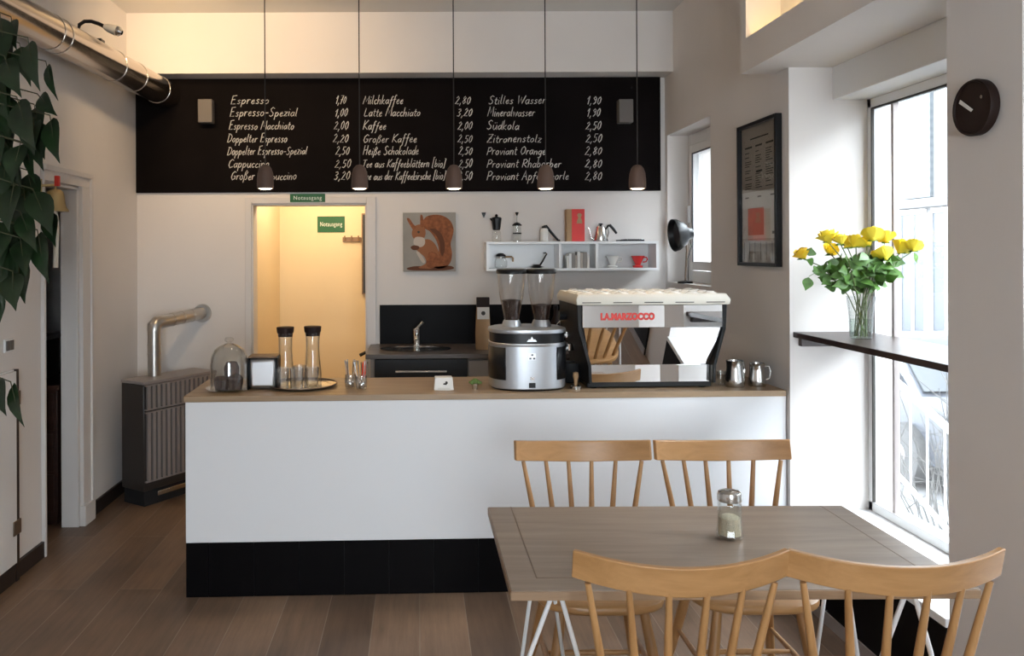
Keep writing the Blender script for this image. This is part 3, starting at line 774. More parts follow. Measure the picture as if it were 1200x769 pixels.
for k, (px, dy, n_, lab) in enumerate(((410, 0.17, 6, 'left'), (423, 0.13, 5, 'right'))):
    c_ = on_counter(px, dy)
    t = thing('spoon_glass', 'small glass cup full of spoons, %s one of the pair' % lab, 'glass', c_, 0, 'glasses of spoons')
    o_ = [(0.020, 0.0), (0.026, 0.01), (0.028, 0.04), (0.026, 0.07)]
    obj('glass', MB().lathe(o_ + [(r - 0.002, z) for r, z in reversed(o_[1:])] + [(0.004, 0.006)], 20, cap=False), 'glass_cut', t)
    for i in range(n_):
        a_ = 2 * pi * i / n_ + k
        sp = thing('teaspoon', 'steel teaspoon standing upside down in the %s glass of spoons' % lab, 'spoon', c_ + Vector((0.009 * cos(a_), 0.009 * sin(a_), 0.0065)), a_, 'spoons in the %s glass' % lab)
        tilt = 0.10 + 0.04 * (i % 3)
        g = MB()
        pts = [(0.004 + s * tilt, 0, s) for s in (0.03, 0.06, 0.10, 0.132)]
        g.tube(pts, [0.002, 0.0022, 0.003, 0.0045], 6)
        obj('handle', g, 'steel', sp)
        obj('bowl', MB().ball((0.003, 0, 0.017), 0.017, 12, 8, (0.35, 0.65, 1)), 'chrome', sp)

q = on_counter(519, 0.12)
cb = thing('card_box', 'small white tented card box with a dark mark on the counter', 'card box', q, CANG)
obj('box', MB().prism([(-0.048, 0), (0.048, 0), (0.042, 0.062), (-0.042, 0.062)], -0.03, 0.03, 'xz'), 'porcelain', cb, 0.003)
obj('printed_mark', MB().prism([(-0.004, 0.028), (0.012, 0.026), (0.020, 0.036), (0.016, 0.044), (0.006, 0.042), (0.008, 0.036), (-0.002, 0.034)], -0.0312, -0.0304), 'ink', cb)
obj('card', MB().box(-0.03, 0.03, -0.034, -0.0315, 0.0, 0.012), 'paper', cb)
q = on_counter(556, 0.12)
su = thing('succulent_pot', 'tiny green succulent in a steel cup beside the grinder', 'plant', q)
obj('cup', MB().lathe([(0.014, 0), (0.017, 0.03), (0.015, 0.03), (0.004, 0.027)], 16), 'steel', su)
g = MB()
for i in range(22):
    a_ = i * 2.4; r_ = 0.003 + 0.0011 * i; 
    g.ball((r_ * cos(a_), r_ * sin(a_), 0.045 - 0.0007 * i), 0.009, 6, 5, (1, 1, 0.8))
g.tube([(0, 0, 0.026), (0, 0, 0.045)], 0.006, 6)
obj('leaves', g, 'succulent_green', su)

# ------------------------------------------------------------------ grinder
q = on_counter(616.5, 0.19)
gr = thing('coffee_grinder', 'silver twin coffee grinder with two bean hoppers on the counter', 'coffee grinder', q, CANG)
def oval(hw_, hd, z, n=48, e_=2 / 2.6):
    return [(math.copysign(abs(cos(2 * pi * j / n)) ** e_, cos(2 * pi * j / n)) * hw_, math.copysign(abs(sin(2 * pi * j / n)) ** e_, sin(2 * pi * j / n)) * hd, z) for j in range(n)]
W_, D_ = 0.186, 0.16
obj('base', MB().loft([oval(W_ - 0.01, D_ - 0.01, 0), oval(W_ - 0.004, D_ - 0.004, 0.008)]), 'black_plastic', gr)
obj('body', MB().loft([oval(W_ - 0.004, D_ - 0.004, 0.008), oval(W_, D_, 0.012), oval(W_, D_, 0.225), oval(W_ - 0.006, D_ - 0.006, 0.226)]), 'satin_alu', gr)
obj('dark_band', MB().loft([oval(W_ - 0.004, D_ - 0.004, 0.226), oval(W_ - 0.004, D_ - 0.004, 0.275)]), 'black_plastic', gr)
obj('top_plate', MB().loft([oval(W_ + 0.002, D_ + 0.002, 0.275), oval(W_ + 0.004, D_ + 0.004, 0.281), oval(W_ + 0.002, D_ + 0.002, 0.292), oval(W_ - 0.02, D_ - 0.02, 0.298)]), 'satin_alu', gr)
obj('band_rim', MB().loft([oval(W_ + 0.001, D_ + 0.001, 0.214), oval(W_ + 0.003, D_ + 0.003, 0.217), oval(W_ + 0.003, D_ + 0.003, 0.226), oval(W_ + 0.001, D_ + 0.001, 0.228)]), 'brushed', gr)
for sx in (-1, 1):
    rows = []
    for z in (0.052, 0.208):
        f_ = oval(W_ + 0.0015, D_ + 0.0015, z, 192)
        sel = sorted([p_ for p_ in f_ if p_[1] < 0.02 and sx * p_[0] > 0.122], key=lambda p_: p_[1])
        rows.append(sel)
    n_ = min(len(rows[0]), len(rows[1])); g = MB()
    vs = [p_ for p_ in rows[0][:n_]] + [p_ for p_ in rows[1][:n_]]
    g.add(vs, [(i, i + 1, n_ + i + 1, n_ + i) for i in range(n_ - 1)])
    obj('side_panel', g, 'black_plastic', gr, thick=0.003)
def front_y(x_, d=D_, hw_=W_): return -d * (1 - abs(x_ / hw_) ** 2.6) ** (1 / 2.6)
obj('emblem', MB().prism([(-0.024, 0.238), (0.024, 0.238), (0.014, 0.25), (0.008, 0.247), (0.0, 0.262), (-0.008, 0.247), (-0.014, 0.25)], -D_ + 0.0005, -D_ + 0.0035), 'brushed', gr)
k_ = obj('keypad', MB().box(-0.018, 0.018, -D_ - 0.0015, -D_ + 0.002, 0.150, 0.182), 'brushed', gr)
for dx, dz in ((0, 0.175), (-0.009, 0.158), (0.009, 0.158)):
    obj('button', MB().box(dx - 0.005, dx + 0.005, -D_ - 0.003, -D_ - 0.001, dz - 0.004, dz + 0.004), 'facade_glass', k_)
obj('power_switch', MB().box(-0.016, 0.016, -D_ - 0.003, -D_ + 0.003, 0.018, 0.042), 'black_plastic', gr, 0.002)
obj('display', MB().box(-0.009, 0.009, -D_ - 0.001, -D_ + 0.002, 0.056, 0.070), 'steel', gr)
for sx in (-1, 1):
    hx_ = sx * 0.074
    o_ = [(0.036, 0.325), (0.042, 0.365), (0.062, 0.46), (0.070, 0.545), (0.070, 0.562)]
    hp = obj('hopper', MB().lathe(o_ + [(r - 0.003, z) for r, z in reversed(o_)], 28, (hx_, 0, 0), cap=False), 'glass_smoke', gr)
    obj('beans', MB().lathe([(0.033, 0.328), (0.039, 0.365), (0.048, 0.415 - 0.012 * sx), (0.02, 0.42 - 0.012 * sx), (0.003, 0.421 - 0.012 * sx)], 24, (hx_, 0, 0)), 'beans', hp)
    obj('lid', MB().lathe([(0.070, 0.558), (0.075, 0.560), (0.075, 0.576), (0.070, 0.582), (0.004, 0.583)], 28, (hx_, 0, 0)), 'black_plastic', hp)
    obj('hopper_collar', MB().lathe([(0.05, 0.292), (0.045, 0.315), (0.038, 0.33), (0.030, 0.33)], 24, (hx_, 0, 0)), 'satin_alu', gr)

# ------------------------------------------------------------------ espresso machine
q = on_counter(764, 0.055)
em = thing('espresso_machine', 'large polished steel espresso machine with mirror back on the counter', 'espresso machine', q, CANG)
def rect(hw_, y0, y1, z): return [(-hw_, y0, z), (hw_, y0, z), (hw_, y1, z), (-hw_, y1, z)]
obj('chassis', MB().loft([rect(0.300, 0.052, 0.40, 0.03), rect(0.305, 0.050, 0.40, 0.115), rect(0.350, 0.008, 0.41, 0.30), rect(0.356, 0.006, 0.41, 0.41)]), 'black_plastic', em, 0.003)
obj('base_plinth', MB().box(-0.305, 0.305, 0.045, 0.40, 0.006, 0.032), 'black_matte', em, 0.003)
for sx in (-1, 1):
    for y_ in (0.08, 0.36): obj('foot', MB().lathe([(0.02, 0), (0.022, 0.012)], 14, (sx * 0.27, y_, 0)), 'black_plastic', em)
obj('lower_panel', MB().box(-0.293, 0.293, 0.040, 0.050, 0.030, 0.115), 'mirror_steel', em, 0.0015)
obj('middle_panel', MB().loft([rect(0.293, 0.043, 0.052, 0.116), rect(0.332, -0.002, 0.010, 0.299)]), 'mirror_steel', em)
up = obj('upper_panel', MB().box(-0.340, 0.340, -0.006, 0.006, 0.300, 0.408), 'mirror_steel', em, 0.0015)
for sx in (-1, 1):
    obj('side_frame', MB().prism([(sx * 0.293, 0.03), (sx * 0.309, 0.03), (sx * 0.312, 0.115), (sx * 0.360, 0.29), (sx * 0.366, 0.41), (sx * 0.341, 0.41), (sx * 0.341, 0.29), (sx * 0.296, 0.115)], 0.0, 0.41), 'black_plastic', em, 0.003)
lt = text_mesh('LA.MARZOCCO', 0.056, 0.0006, 0.0, 1.06, 0.004)
wx, hz = mesh_size(lt); lt.transform(Matrix.Diagonal((0.262 / wx, 1, 0.036 / hz, 1)))
obj('lettering', lt, 'red', up, loc=(-0.122, -0.0075, 0.352))
g = MB(); g.loft([rect(0.370, -0.022, 0.43, 0.410), rect(0.374, -0.024, 0.432, 0.435), rect(0.360, -0.006, 0.42, 0.462), rect(0.350, 0.006, 0.41, 0.462), rect(0.350, 0.006, 0.41, 0.434)])
obj('cup_rail', g, 'beige_rail', em, 0.003)
sl = MB()
for i in range(5): sl.box(-0.30 + i * 0.15 - 0.045, -0.30 + i * 0.15 + 0.045, -0.0255, -0.02, 0.420, 0.424)
obj('rail_slots', sl, 'ink', em)
for sx in (-1,):
    obj('steam_wand', MB().tube([(sx * 0.33, 0.40, 0.33), (sx * 0.37, 0.42, 0.28), (sx * 0.385, 0.43, 0.15), (sx * 0.38, 0.43, 0.08)], 0.006, 8), 'chrome', em)
    obj('steam_knob', MB().tube([(sx * 0.35, 0.25, 0.34), (sx * 0.40, 0.25, 0.34)], [0.02, 0.026], 16), 'black_plastic', em)
    for i, (yy, zz) in enumerate(((0.33, 0.24), (0.27, 0.18))):
        pf_ = obj('portafilter', MB().lathe([(0.022, -0.02), (0.034, -0.018), (0.034, 0.014), (0.028, 0.018)], 20, (sx * 0.345, yy, zz)), 'chrome', em)
        obj('handle', MB().tube([(sx * 0.36, yy - 0.01, zz), (sx * 0.385, yy - 0.06, zz - 0.012), (sx * 0.40, yy - 0.13, zz - 0.03)], [0.009, 0.014, 0.012], 10), 'black_plastic', pf_)
# cups stored upside down on the machine
cup = None
cm = Matrix.Translation(q) @ Matrix.Rotation(CANG, 4, 'Z')
for r_ in range(4):
    for i in range(8):
        l_ = cm @ Vector((-0.305 + i * 0.087, 0.055 + r_ * 0.098, 0.4345))
        row = ['front row at the rail', 'second row', 'third row', 'rear row'][r_]
        lab = 'white cup stored upside down on the espresso machine, %s' % row
        if cup is None:
            cup = thing('espresso_cup', lab, 'cup', l_, 0, 'cups in the ' + row)
            obj('bowl', MB().lathe([(0.041, 0), (0.041, 0.008), (0.038, 0.022), (0.028, 0.031), (0.02, 0.033), (0.02, 0.037), (0.016, 0.037), (0.016, 0.033), (0.003, 0.033)], 22), 'porcelain', cup)
        else: dup(cup, l_, 0, lab, 'cups in the ' + row)
for c_ in [o for o in C.objects if o.name.startswith('espresso_cup')]: pass

# knock box and tamper between grinder and machine
q = on_counter(668, 0.30)
kb = thing('knock_box', 'dark round knock box between the grinder and the espresso machine', 'knock box', q)
obj('bin', MB().lathe([(0.042, 0), (0.05, 0.01), (0.052, 0.10), (0.048, 0.10), (0.044, 0.012), (0.004, 0.01)], 24), 'black_matte', kb)
obj('knock_bar', MB().tube([(-0.05, 0, 0.088), (0.05, 0, 0.088)], 0.009, 10), 'steel', kb)
q = on_counter(674, 0.10)
tp = thing('tamper', 'wooden handled tamper standing on the counter before the knock box', 'tamper', q)
obj('base', MB().lathe([(0.026, 0), (0.026, 0.014), (0.012, 0.02), (0.004, 0.02)], 20), 'steel', tp)
obj('handle', MB().lathe([(0.008, 0.018), (0.009, 0.04), (0.015, 0.062), (0.013, 0.078), (0.003, 0.082)], 16), 'card_brown', tp)

def pitcher(px, dy, lab, s=1.0, first=None):
    c_ = on_counter(px, dy)
    if first:
        r = dup(first, c_, -0.5, lab); r.scale = (s, s, s); return r
    t = thing('milk_pitcher', lab, 'milk pitcher', c_, 0.2, 'steel milk pitchers')
    o_ = [(0.044, 0), (0.047, 0.006), (0.046, 0.04), (0.039, 0.09), (0.039, 0.112), (0.042, 0.128)]
    prof = o_ + [(r - 0.002, z) for r, z in reversed(o_[1:])] + [(0.004, 0.006)]
    g = MB().lathe(prof, 28, cap=False)
    g.v = [(x_ + (0.016 * max(0, -y_ / 0.042) ** 6 if z_ > 0.118 and y_ < 0 else 0) * 0, y_ * (1.18 if (z_ > 0.118 and y_ < -0.03) else 1), z_) for x_, y_, z_ in g.v]
    obj('jug', g, 'steel', t)
    obj('handle', MB().tube([(0.036, 0.012, 0.11), (0.06, 0.02, 0.112), (0.068, 0.022, 0.085), (0.062, 0.02, 0.045), (0.043, 0.014, 0.035)], 0.0045, 8), 'steel', t)
    return t
mp_ = pitcher(860.5, 0.12, 'taller steel milk pitcher beside the espresso machine')
pitcher(886.5, 0.13, 'shorter steel milk pitcher at the right end of the counter', 0.88, mp_)
q = on_counter(844.5, 0.16)
sg2 = thing('shot_glass', 'small clear shot glass squeezed between espresso machine and milk pitcher', 'glass', q)
o_ = [(0.016, 0.0), (0.018, 0.004), (0.022, 0.07)]
obj('glass', MB().lathe(o_ + [(r - 0.002, z) for r, z in reversed(o_[1:])] + [(0.004, 0.006)], 16, cap=False), 'glass_vessel', sg2)
# ================================================================== kitchen unit at the back wall
WZ = 0.954
ku = thing('kitchen_unit', 'grey kitchen base unit with dark wooden worktop under the black backsplash', 'kitchen unit', (-0.34, YB, 0))
KW = 2.06
obj('carcass', MB().box(0.03, 0.055, -0.54, -0.002, 0.0, WZ - 0.03).box(0.655, KW, -0.54, -0.002, 0.08, WZ - 0.03).box(0.055, 0.655, -0.50, -0.002, 0.0, 0.08), 'unit_grey', ku)
obj('worktop', MB().box(0.0, KW, -0.575, -0.002, WZ - 0.03, WZ), 'worktop_dark', ku, 0.002)
for i in range(3):
    dr_ = obj('door', MB().box(0.662 + i * 0.46, 1.112 + i * 0.46, -0.558, -0.541, 0.09, WZ - 0.045), 'unit_grey', ku, 0.002)
    obj('handle', MB().box(0.80 + i * 0.46, 0.97 + i * 0.46, -0.58, -0.565, 0.82, 0.83), 'steel', dr_, 0.002)
dw = thing('dishwasher', 'black built-in dishwasher with long steel handle under the worktop', 'dishwasher', (0.015, YB - 0.542, 0))
obj('front', MB().box(-0.297, 0.297, -0.02, 0.0, 0.085, WZ - 0.034), 'black_plastic', dw, 0.003)
obj('tub', MB().box(-0.29, 0.29, 0.0, 0.45, 0.085, WZ - 0.04), 'black_matte', dw)
obj('handle', MB().box(-0.165, 0.165, -0.055, -0.045, 0.838, 0.852).box(-0.15, -0.14, -0.05, -0.018, 0.841, 0.849).box(0.14, 0.15, -0.05, -0.018, 0.841, 0.849), 'steel', dw, 0.003)
bs = obj('backsplash', MB().box(-0.275, XR - 0.003, YB - 0.012, YB - 0.001, WZ + 0.001, 1.232), 'black_tile')
tag(bs, 'glossy black backsplash panel on the wall behind the sink', 'backsplash')
sk = thing('sink', 'oval steel sink set into the dark worktop', 'sink', (-0.02, 5.335, WZ))
obj('rim', MB().lathe([(0.235, 0.0005), (0.240, 0.006), (0.225, 0.007), (0.215, 0.002)], 48, cap=False, sy=0.62), 'chrome', sk)
obj('bowl', MB().lathe([(0.216, 0.003), (0.19, 0.0015), (0.01, 0.001)], 48, sy=0.62, cap=False), 'steel', sk)
tpz = thing('tap', 'chrome mixer tap with raised lever at the sink', 'tap', (-0.012, 5.50, WZ + 0.0005))
obj('body', MB().lathe([(0.028, 0), (0.028, 0.008), (0.022, 0.014), (0.023, 0.10), (0.024, 0.12), (0.014, 0.128), (0.003, 0.129)], 20), 'chrome', tpz)
obj('spout', MB().tube([(0.0, 0, 0.07), (0.0, -0.06, 0.085), (0.0, -0.14, 0.078), (0.0, -0.15, 0.06)], [0.014, 0.013, 0.012, 0.011], 12), 'chrome', tpz)
obj('lever', MB().tube([(0.002, 0, 0.122), (0.02, -0.01, 0.145), (0.045, -0.02, 0.172)], [0.012, 0.009, 0.011], 10), 'chrome', tpz)
p = at(566, 405, 5.30)
bg = thing('coffee_bag', 'upright coffee bag with pale label on the worktop beside the grinder', 'bag', (p.x, 5.30, WZ + 0.0005))
def pillow_ring(w_, d_, z): return [(w_ * cos(2 * pi * j / 16) * (1 if abs(cos(2 * pi * j / 16)) > 0.5 else 1.0), d_ * sin(2 * pi * j / 16), z) for j in range(16)]
obj('bag', MB().loft([pillow_ring(0.046, 0.034, 0), pillow_ring(0.05, 0.040, 0.02), pillow_ring(0.05, 0.042, 0.12), pillow_ring(0.046, 0.034, 0.22), pillow_ring(0.042, 0.018, 0.30), pillow_ring(0.040, 0.006, 0.345)]), 'card_brown', bg)
obj('label', MB().box(-0.040, 0.040, -0.037, -0.034, 0.205, 0.285), 'paper', bg)
obj('dark_top_fold', MB().box(-0.043, 0.043, -0.026, 0.008, 0.285, 0.35), 'clock_brown', bg, 0.003)
obj('printed_mark', MB().lathe([(0.014, 0.0), (0.014, 0.001)], 16), 'ink', bg, loc=(0, -0.0375, 0.245)).rotation_euler = (R(90), 0, 0)
p = at(655, 405, 5.35)
bt = thing('syrup_bottle', 'dark bottle with cream label between the grinder hopper and the espresso machine', 'bottle', (p.x - 0.02, 5.35, WZ + 0.0005))
obj('glass', MB().lathe([(0.035, 0), (0.037, 0.01), (0.037, 0.17), (0.016, 0.22), (0.014, 0.27)], 20), 'clock_brown', bt)
obj('label', MB().lathe([(0.0378, 0.06), (0.0378, 0.15)], 20, cap=False), 'paper', bt)
obj('cap', MB().lathe([(0.016, 0.262), (0.016, 0.29), (0.003, 0.291)], 16), 'black_plastic', bt)
pb = thing('coffee_packet', 'purple coffee packet standing on the worktop left of the espresso machine', 'packet', (p.x + 0.085, 5.36, WZ + 0.0005))
obj('packet', MB().box(-0.032, 0.032, -0.025, 0.025, 0, 0.21), 'purple', pb, 0.008)
obj('folded_top', MB().box(-0.03, 0.03, -0.006, 0.006, 0.21, 0.24), 'purple', pb, 0.002)

# ================================================================== wall shelf and what is on it
SY0, SY1 = 5.45, YB - 0.001
sx0, sx1 = at(570, 300, SY0).x, at(772, 300, SY0).x
sz0, sz1 = at(671, 317.5, SY0).z, at(671, 283, SY0).z
sh = thing('wall_shelf', 'long white wall shelf with three open compartments above the grinder', 'shelf', (sx0, SY1, sz0))
SW, SH = sx1 - sx0, sz1 - sz0
T = 0.018
obj('board', MB().box(0, SW, -0.2, 0, SH - T, SH), 'white_gloss', sh, 0.0015)
obj('board', MB().box(0, SW, -0.2, 0, 0, T), 'white_gloss', sh, 0.0015)
for fx in (0, (655 - 570) / 202, (698 - 570) / 202, 1 - T / SW):
    obj('upright', MB().box(fx * SW, fx * SW + T, -0.2, 0, T, SH - T), 'white_gloss', sh)
obj('back_panel', MB().box(T, SW - T, -0.006, 0, T, SH - T), 'white_gloss', sh)
ZB, ZT = sz0 + T + 0.0005, sz1 + 0.0005
def S(px, Y=5.55): return at(px, 300, Y).x

v = thing('hand_grinder', 'black and glass coffee maker standing on the shelf top, leftmost', 'coffee maker', (S(582), 5.55, ZT))
obj('glass_base', MB().lathe([(0.028, 0), (0.032, 0.01), (0.030, 0.07), (0.020, 0.085)], 20, cap=False), 'glass_vessel', v)
obj('black_body', MB().lathe([(0.020, 0.082), (0.026, 0.085), (0.037, 0.165), (0.030, 0.172), (0.004, 0.176)], 10), 'black_plastic', v, angle=20)
obj('knob', MB().lathe([(0.007, 0.172), (0.011, 0.186), (0.003, 0.194)], 12), 'black_plastic', v)
obj('spout', MB().tube([(-0.03, 0, 0.15), (-0.045, 0, 0.165)], [0.008, 0.004], 8), 'black_plastic', v)
v = thing('wall_hook', 'tiny black triangular hook on the wall left of the shelf', 'hook', at(567, 252, YB - 0.02))
obj('hook', MB().prism([(-0.016, 0.018), (0.016, 0.018), (0.003, -0.018), (-0.003, -0.018)], 0, 0.0185), 'black_plastic', v)
obj('peg', MB().tube([(0, 0, 0.005), (0, -0.02, 0.008)], 0.004, 8), 'black_plastic', v)
v = thing('french_press', 'slender glass french press with black lid and knob on the shelf top', 'french press', (S(606), 5.55, ZT))
obj('glass', MB().lathe([(0.026, 0.004), (0.028, 0.01), (0.028, 0.115)], 20, cap=False), 'glass_vessel', v)
obj('band', MB().lathe([(0.031, 0.055), (0.031, 0.063), (0.028, 0.063), (0.028, 0.055), (0.031, 0.055)], 20, cap=False), 'black_plastic', v)
obj('base', MB().lathe([(0.03, 0), (0.03, 0.006)], 20), 'steel', v)
obj('lid', MB().lathe([(0.034, 0.112), (0.034, 0.118), (0.018, 0.132), (0.004, 0.136)], 20), 'black_plastic', v)
obj('plunger_rod', MB().tube([(0, 0, 0.13), (0, 0, 0.19)], 0.0022, 8), 'steel', v)
obj('knob', MB().lathe([(0.004, 0.183), (0.012, 0.200), (0.012, 0.206), (0.003, 0.208)], 12), 'black_plastic', v)
v = thing('white_kettle', 'white jug with long black handle on the shelf top beside the red box', 'kettle', (S(638), 5.55, ZT))
obj('body', MB().lathe([(0.028, 0), (0.030, 0.004), (0.027, 0.085), (0.018, 0.095), (0.003, 0.096)], 20), 'porcelain', v)
obj('lid', MB().lathe([(0.020, 0.093), (0.017, 0.108), (0.003, 0.112)], 16), 'black_plastic', v)
obj('handle', MB().tube([(-0.004, 0, 0.105), (0.012, 0, 0.110), (0.05, 0, 0.062), (0.095, 0, 0.010), (0.11, 0, 0.008)], [0.009, 0.010, 0.009, 0.008, 0.006], 10), 'black_plastic', v)
v = thing('red_box', 'tall red and brown box standing on the shelf top', 'box', (S(673.5), 5.55, ZT), R(0))
bx_w, bx_h = 20.5 / 167.5, 37.5 / 167.5
obj('carton', MB().box(-bx_w / 2, bx_w / 2, -0.04, 0.04, 0, bx_h), 'card_brown', v, 0.0015)
fc = obj('red_front', MB().box(-bx_w / 2 + 0.034, bx_w / 2 + 0.0005, -0.0415, 0.041, -0.0, bx_h + 0.0005), 'red_gloss', v)
obj('printed_mark', MB().prism([(0.006, 0.125), (0.046, 0.125), (0.040, 0.155), (0.034, 0.162), (0.042, 0.185), (0.034, 0.196), (0.018, 0.196), (0.010, 0.185), (0.018, 0.162), (0.012, 0.155)], -0.0425, -0.0416), 'card_brown', fc)
v = thing('gooseneck_kettle', 'steel gooseneck kettle with black lid knob and handle on the shelf top', 'kettle', (S(704), 5.55, ZT))
obj('body', MB().lathe([(0.050, 0), (0.052, 0.006), (0.033, 0.092), (0.030, 0.098)], 28), 'steel', v)
obj('lid', MB().lathe([(0.031, 0.097), (0.030, 0.104), (0.006, 0.108)], 24), 'steel', v)
obj('knob', MB().lathe([(0.006, 0.105), (0.007, 0.114), (0.016, 0.118), (0.015, 0.125), (0.003, 0.127)], 16), 'black_plastic', v)
obj('spout', MB().tube([(-0.045, 0, 0.015), (-0.062, 0, 0.022), (-0.072, 0, 0.05), (-0.080, 0, 0.085), (-0.09, 0, 0.098)], [0.010, 0.007, 0.005, 0.0045, 0.004], 10), 'steel', v)
obj('handle', MB().tube([(0.036, 0, 0.085), (0.052, 0, 0.110), (0.066, 0, 0.112), (0.09, 0, 0.085), (0.112, 0, 0.055)], [0.005, 0.008, 0.010, 0.010, 0.008], 10), 'black_plastic', v)
obj('bracket', MB().tube([(0.044, 0, 0.02), (0.056, 0, 0.06), (0.052, 0, 0.105)], 0.004, 8), 'steel', v)
v = thing('brew_scale', 'flat dark brewing scale lying on the right end of the shelf top', 'scale', (S(738.5), 5.55, ZT))
obj('body', MB().box(-0.085, 0.085, -0.06, 0.06, 0, 0.010), 'black_plastic', v, 0.003)
obj('platform', MB().box(-0.05, 0.082, -0.055, 0.055, 0.010, 0.016), 'steel', v, 0.002)
v = thing('coffee_server', 'glass coffee server with black lid in the left shelf compartment', 'server', (S(587), 5.55, ZB))
o_ = [(0.032, 0.002), (0.044, 0.012), (0.044, 0.05), (0.030, 0.075), (0.030, 0.085)]
obj('glass', MB().lathe([(0.004, 0.002)] + o_, 24, cap=False), 'glass_vessel', v)
obj('lid', MB().lathe([(0.034, 0.082), (0.034, 0.092), (0.016, 0.104), (0.003, 0.105)], 20), 'black_plastic', v)
obj('collar', MB().lathe([(0.032, 0.070), (0.033, 0.080)], 20, cap=False), 'steel', v)
obj('handle', MB().tube([(0.032, 0, 0.078), (0.075, 0, 0.080), (0.085, 0, 0.070), (0.084, 0, 0.045)], 0.006, 8), 'card_brown', v)
v = thing('pouring_pan', 'small black scoop with raised curved handle in the left shelf compartment', 'scoop', (S(629), 5.55, ZB))
obj('pan', MB().lathe([(0.022, 0), (0.036, 0.006), (0.038, 0.012), (0.030, 0.014), (0.022, 0.024), (0.004, 0.025)], 20), 'black_plastic', v)
obj('rim', MB().lathe([(0.05, 0.006), (0.051, 0.009), (0.03, 0.012)], 20, cap=False, sy=0.7), 'black_plastic', v)
obj('handle', MB().tube([(0.018, 0, 0.014), (0.04, 0, 0.045), (0.062, 0, 0.085), (0.070, 0, 0.098), (0.062, 0, 0.106), (0.045, 0, 0.104)], [0.006, 0.006, 0.005, 0.005, 0.005, 0.004], 8), 'black_plastic', v)
bk_m = ['paper', 'white_paint', 'unit_grey', 'paper_grey', 'paper', 'paper_grey', 'unit_grey', 'paper']
bk_l = ['white', 'bright white', 'grey', 'beige grey', 'off-white', 'beige', 'dark grey', 'off-white']
xs = S(663.5, 5.48)
pos_ = ['leftmost', 'second from the left', 'third from the left', 'fourth from the left', 'fifth from the left', 'sixth from the left', 'seventh from the left', 'rightmost']
for i in range(8):
    wd = [0.014, 0.016, 0.022, 0.012, 0.018, 0.016, 0.026, 0.014][i]
    hh = [0.085, 0.10, 0.105, 0.09, 0.112, 0.105, 0.11, 0.095][i]
    b_k = thing('booklet', 'thin %s booklet in the middle shelf compartment, %s' % (bk_l[i], pos_[i]), 'book', (xs + wd / 2, 5.50, ZB), 0, 'booklets in the middle compartment')
    obj('cover', MB().box(-wd / 2, -wd / 2 + 0.0015, -0.04, 0.06, 0, hh).box(wd / 2 - 0.0015, wd / 2, -0.04, 0.06, 0, hh).box(-wd / 2, wd / 2, -0.0415, -0.04, 0, hh), bk_m[i], b_k)
    obj('pages', MB().box(-wd / 2 + 0.0015, wd / 2 - 0.0015, -0.04, 0.056, 0.002, hh - 0.003), 'paper', b_k)
    xs += wd + 0.0025
def dripper(px, m_, lab):
    t = thing('coffee_dripper', lab, 'dripper', (S(px), 5.53, ZB))
    o_ = [(0.018, 0.018), (0.022, 0.030), (0.046, 0.078), (0.048, 0.082)]
    obj('cone', MB().lathe([(0.032, 0.014)] + o_ + [(r - 0.004, z) for r, z in reversed(o_)] + [(0.003, 0.016)], 24, cap=False), m_, t)
    obj('foot', MB().lathe([(0.030, 0), (0.033, 0.003), (0.036, 0.014), (0.003, 0.015)], 24), m_, t)
    obj('handle', MB().tube([(0.040, 0, 0.070), (0.060, 0, 0.072), (0.066, 0, 0.058), (0.058, 0, 0.042), (0.034, 0, 0.038)], 0.0045, 8), m_, t)
dripper(717, 'porcelain', 'white porcelain coffee dripper in the right shelf compartment')
dripper(746.5, 'red_gloss', 'red coffee dripper in the right shelf compartment')

# ================================================================== squirrel picture
a, b_ = at(472.5, 318.5, YB - 0.03), at(534, 249, YB - 0.03)
sqp = thing('squirrel_picture', 'canvas picture of a red squirrel hanging on the white wall', 'picture', (a.x, YB - 0.001, a.z))
PW, PH = b_.x - a.x, b_.z - a.z
obj('canvas', MB().box(0, PW, -0.03, 0, 0, PH), 'canvas_grey', sqp, 0.002)
def Q(u, v_): return ((u - 592) / 193 * PW, (303 - v_) / 213 * PH)
def smooth(pts, n=4):
    out = []; k = len(pts)
    for i in range(k):
        p0_, p1, p2, p3 = pts[i - 1], pts[i], pts[(i + 1) % k], pts[(i + 2) % k]
        for j in range(n):
            t = j / n
            out.append(tuple(0.5 * (2 * p1[d] + (p2[d] - p0_[d]) * t + (2 * p0_[d] - 5 * p1[d] + 4 * p2[d] - p3[d]) * t * t + (3 * p1[d] - p0_[d] - 3 * p2[d] + p3[d]) * t ** 3) for d in (0, 1)))
    return out
def patch(nm, m_, px, lay):
    poly = smooth([Q(*q) for q in px])
    obj(nm, MB().prism(poly, -0.0302 - 0.0006 * lay, -0.0298), m_, sqp)
patch('painted_ground', 'rust_dark', [(606, 290), (640, 283), (700, 286), (760, 282), (778, 292), (740, 299), (660, 299), (615, 297)], 1)
patch('painted_tail', 'rust_fur', [(664, 128), (676, 106), (705, 98), (738, 102), (765, 120), (777, 150), (772, 180), (766, 205), (771, 240), (764, 272), (740, 291), (705, 289), (700, 262), (722, 235), (715, 195), (692, 160), (672, 148)], 1)
patch('painted_tail_shade', 'rust_dark', [(690, 150), (712, 150), (735, 172), (745, 210), (738, 245), (728, 236), (726, 200), (712, 172)], 2)
patch('painted_body', 'rust_light', [(655, 195), (682, 186), (706, 200), (722, 232), (720, 268), (702, 290), (668, 292), (648, 288), (676, 272), (668, 248), (648, 232), (636, 214)], 3)
patch('painted_haunch', 'rust_fur', [(690, 232), (712, 236), (722, 258), (712, 284), (690, 290), (676, 276), (680, 250)], 4)
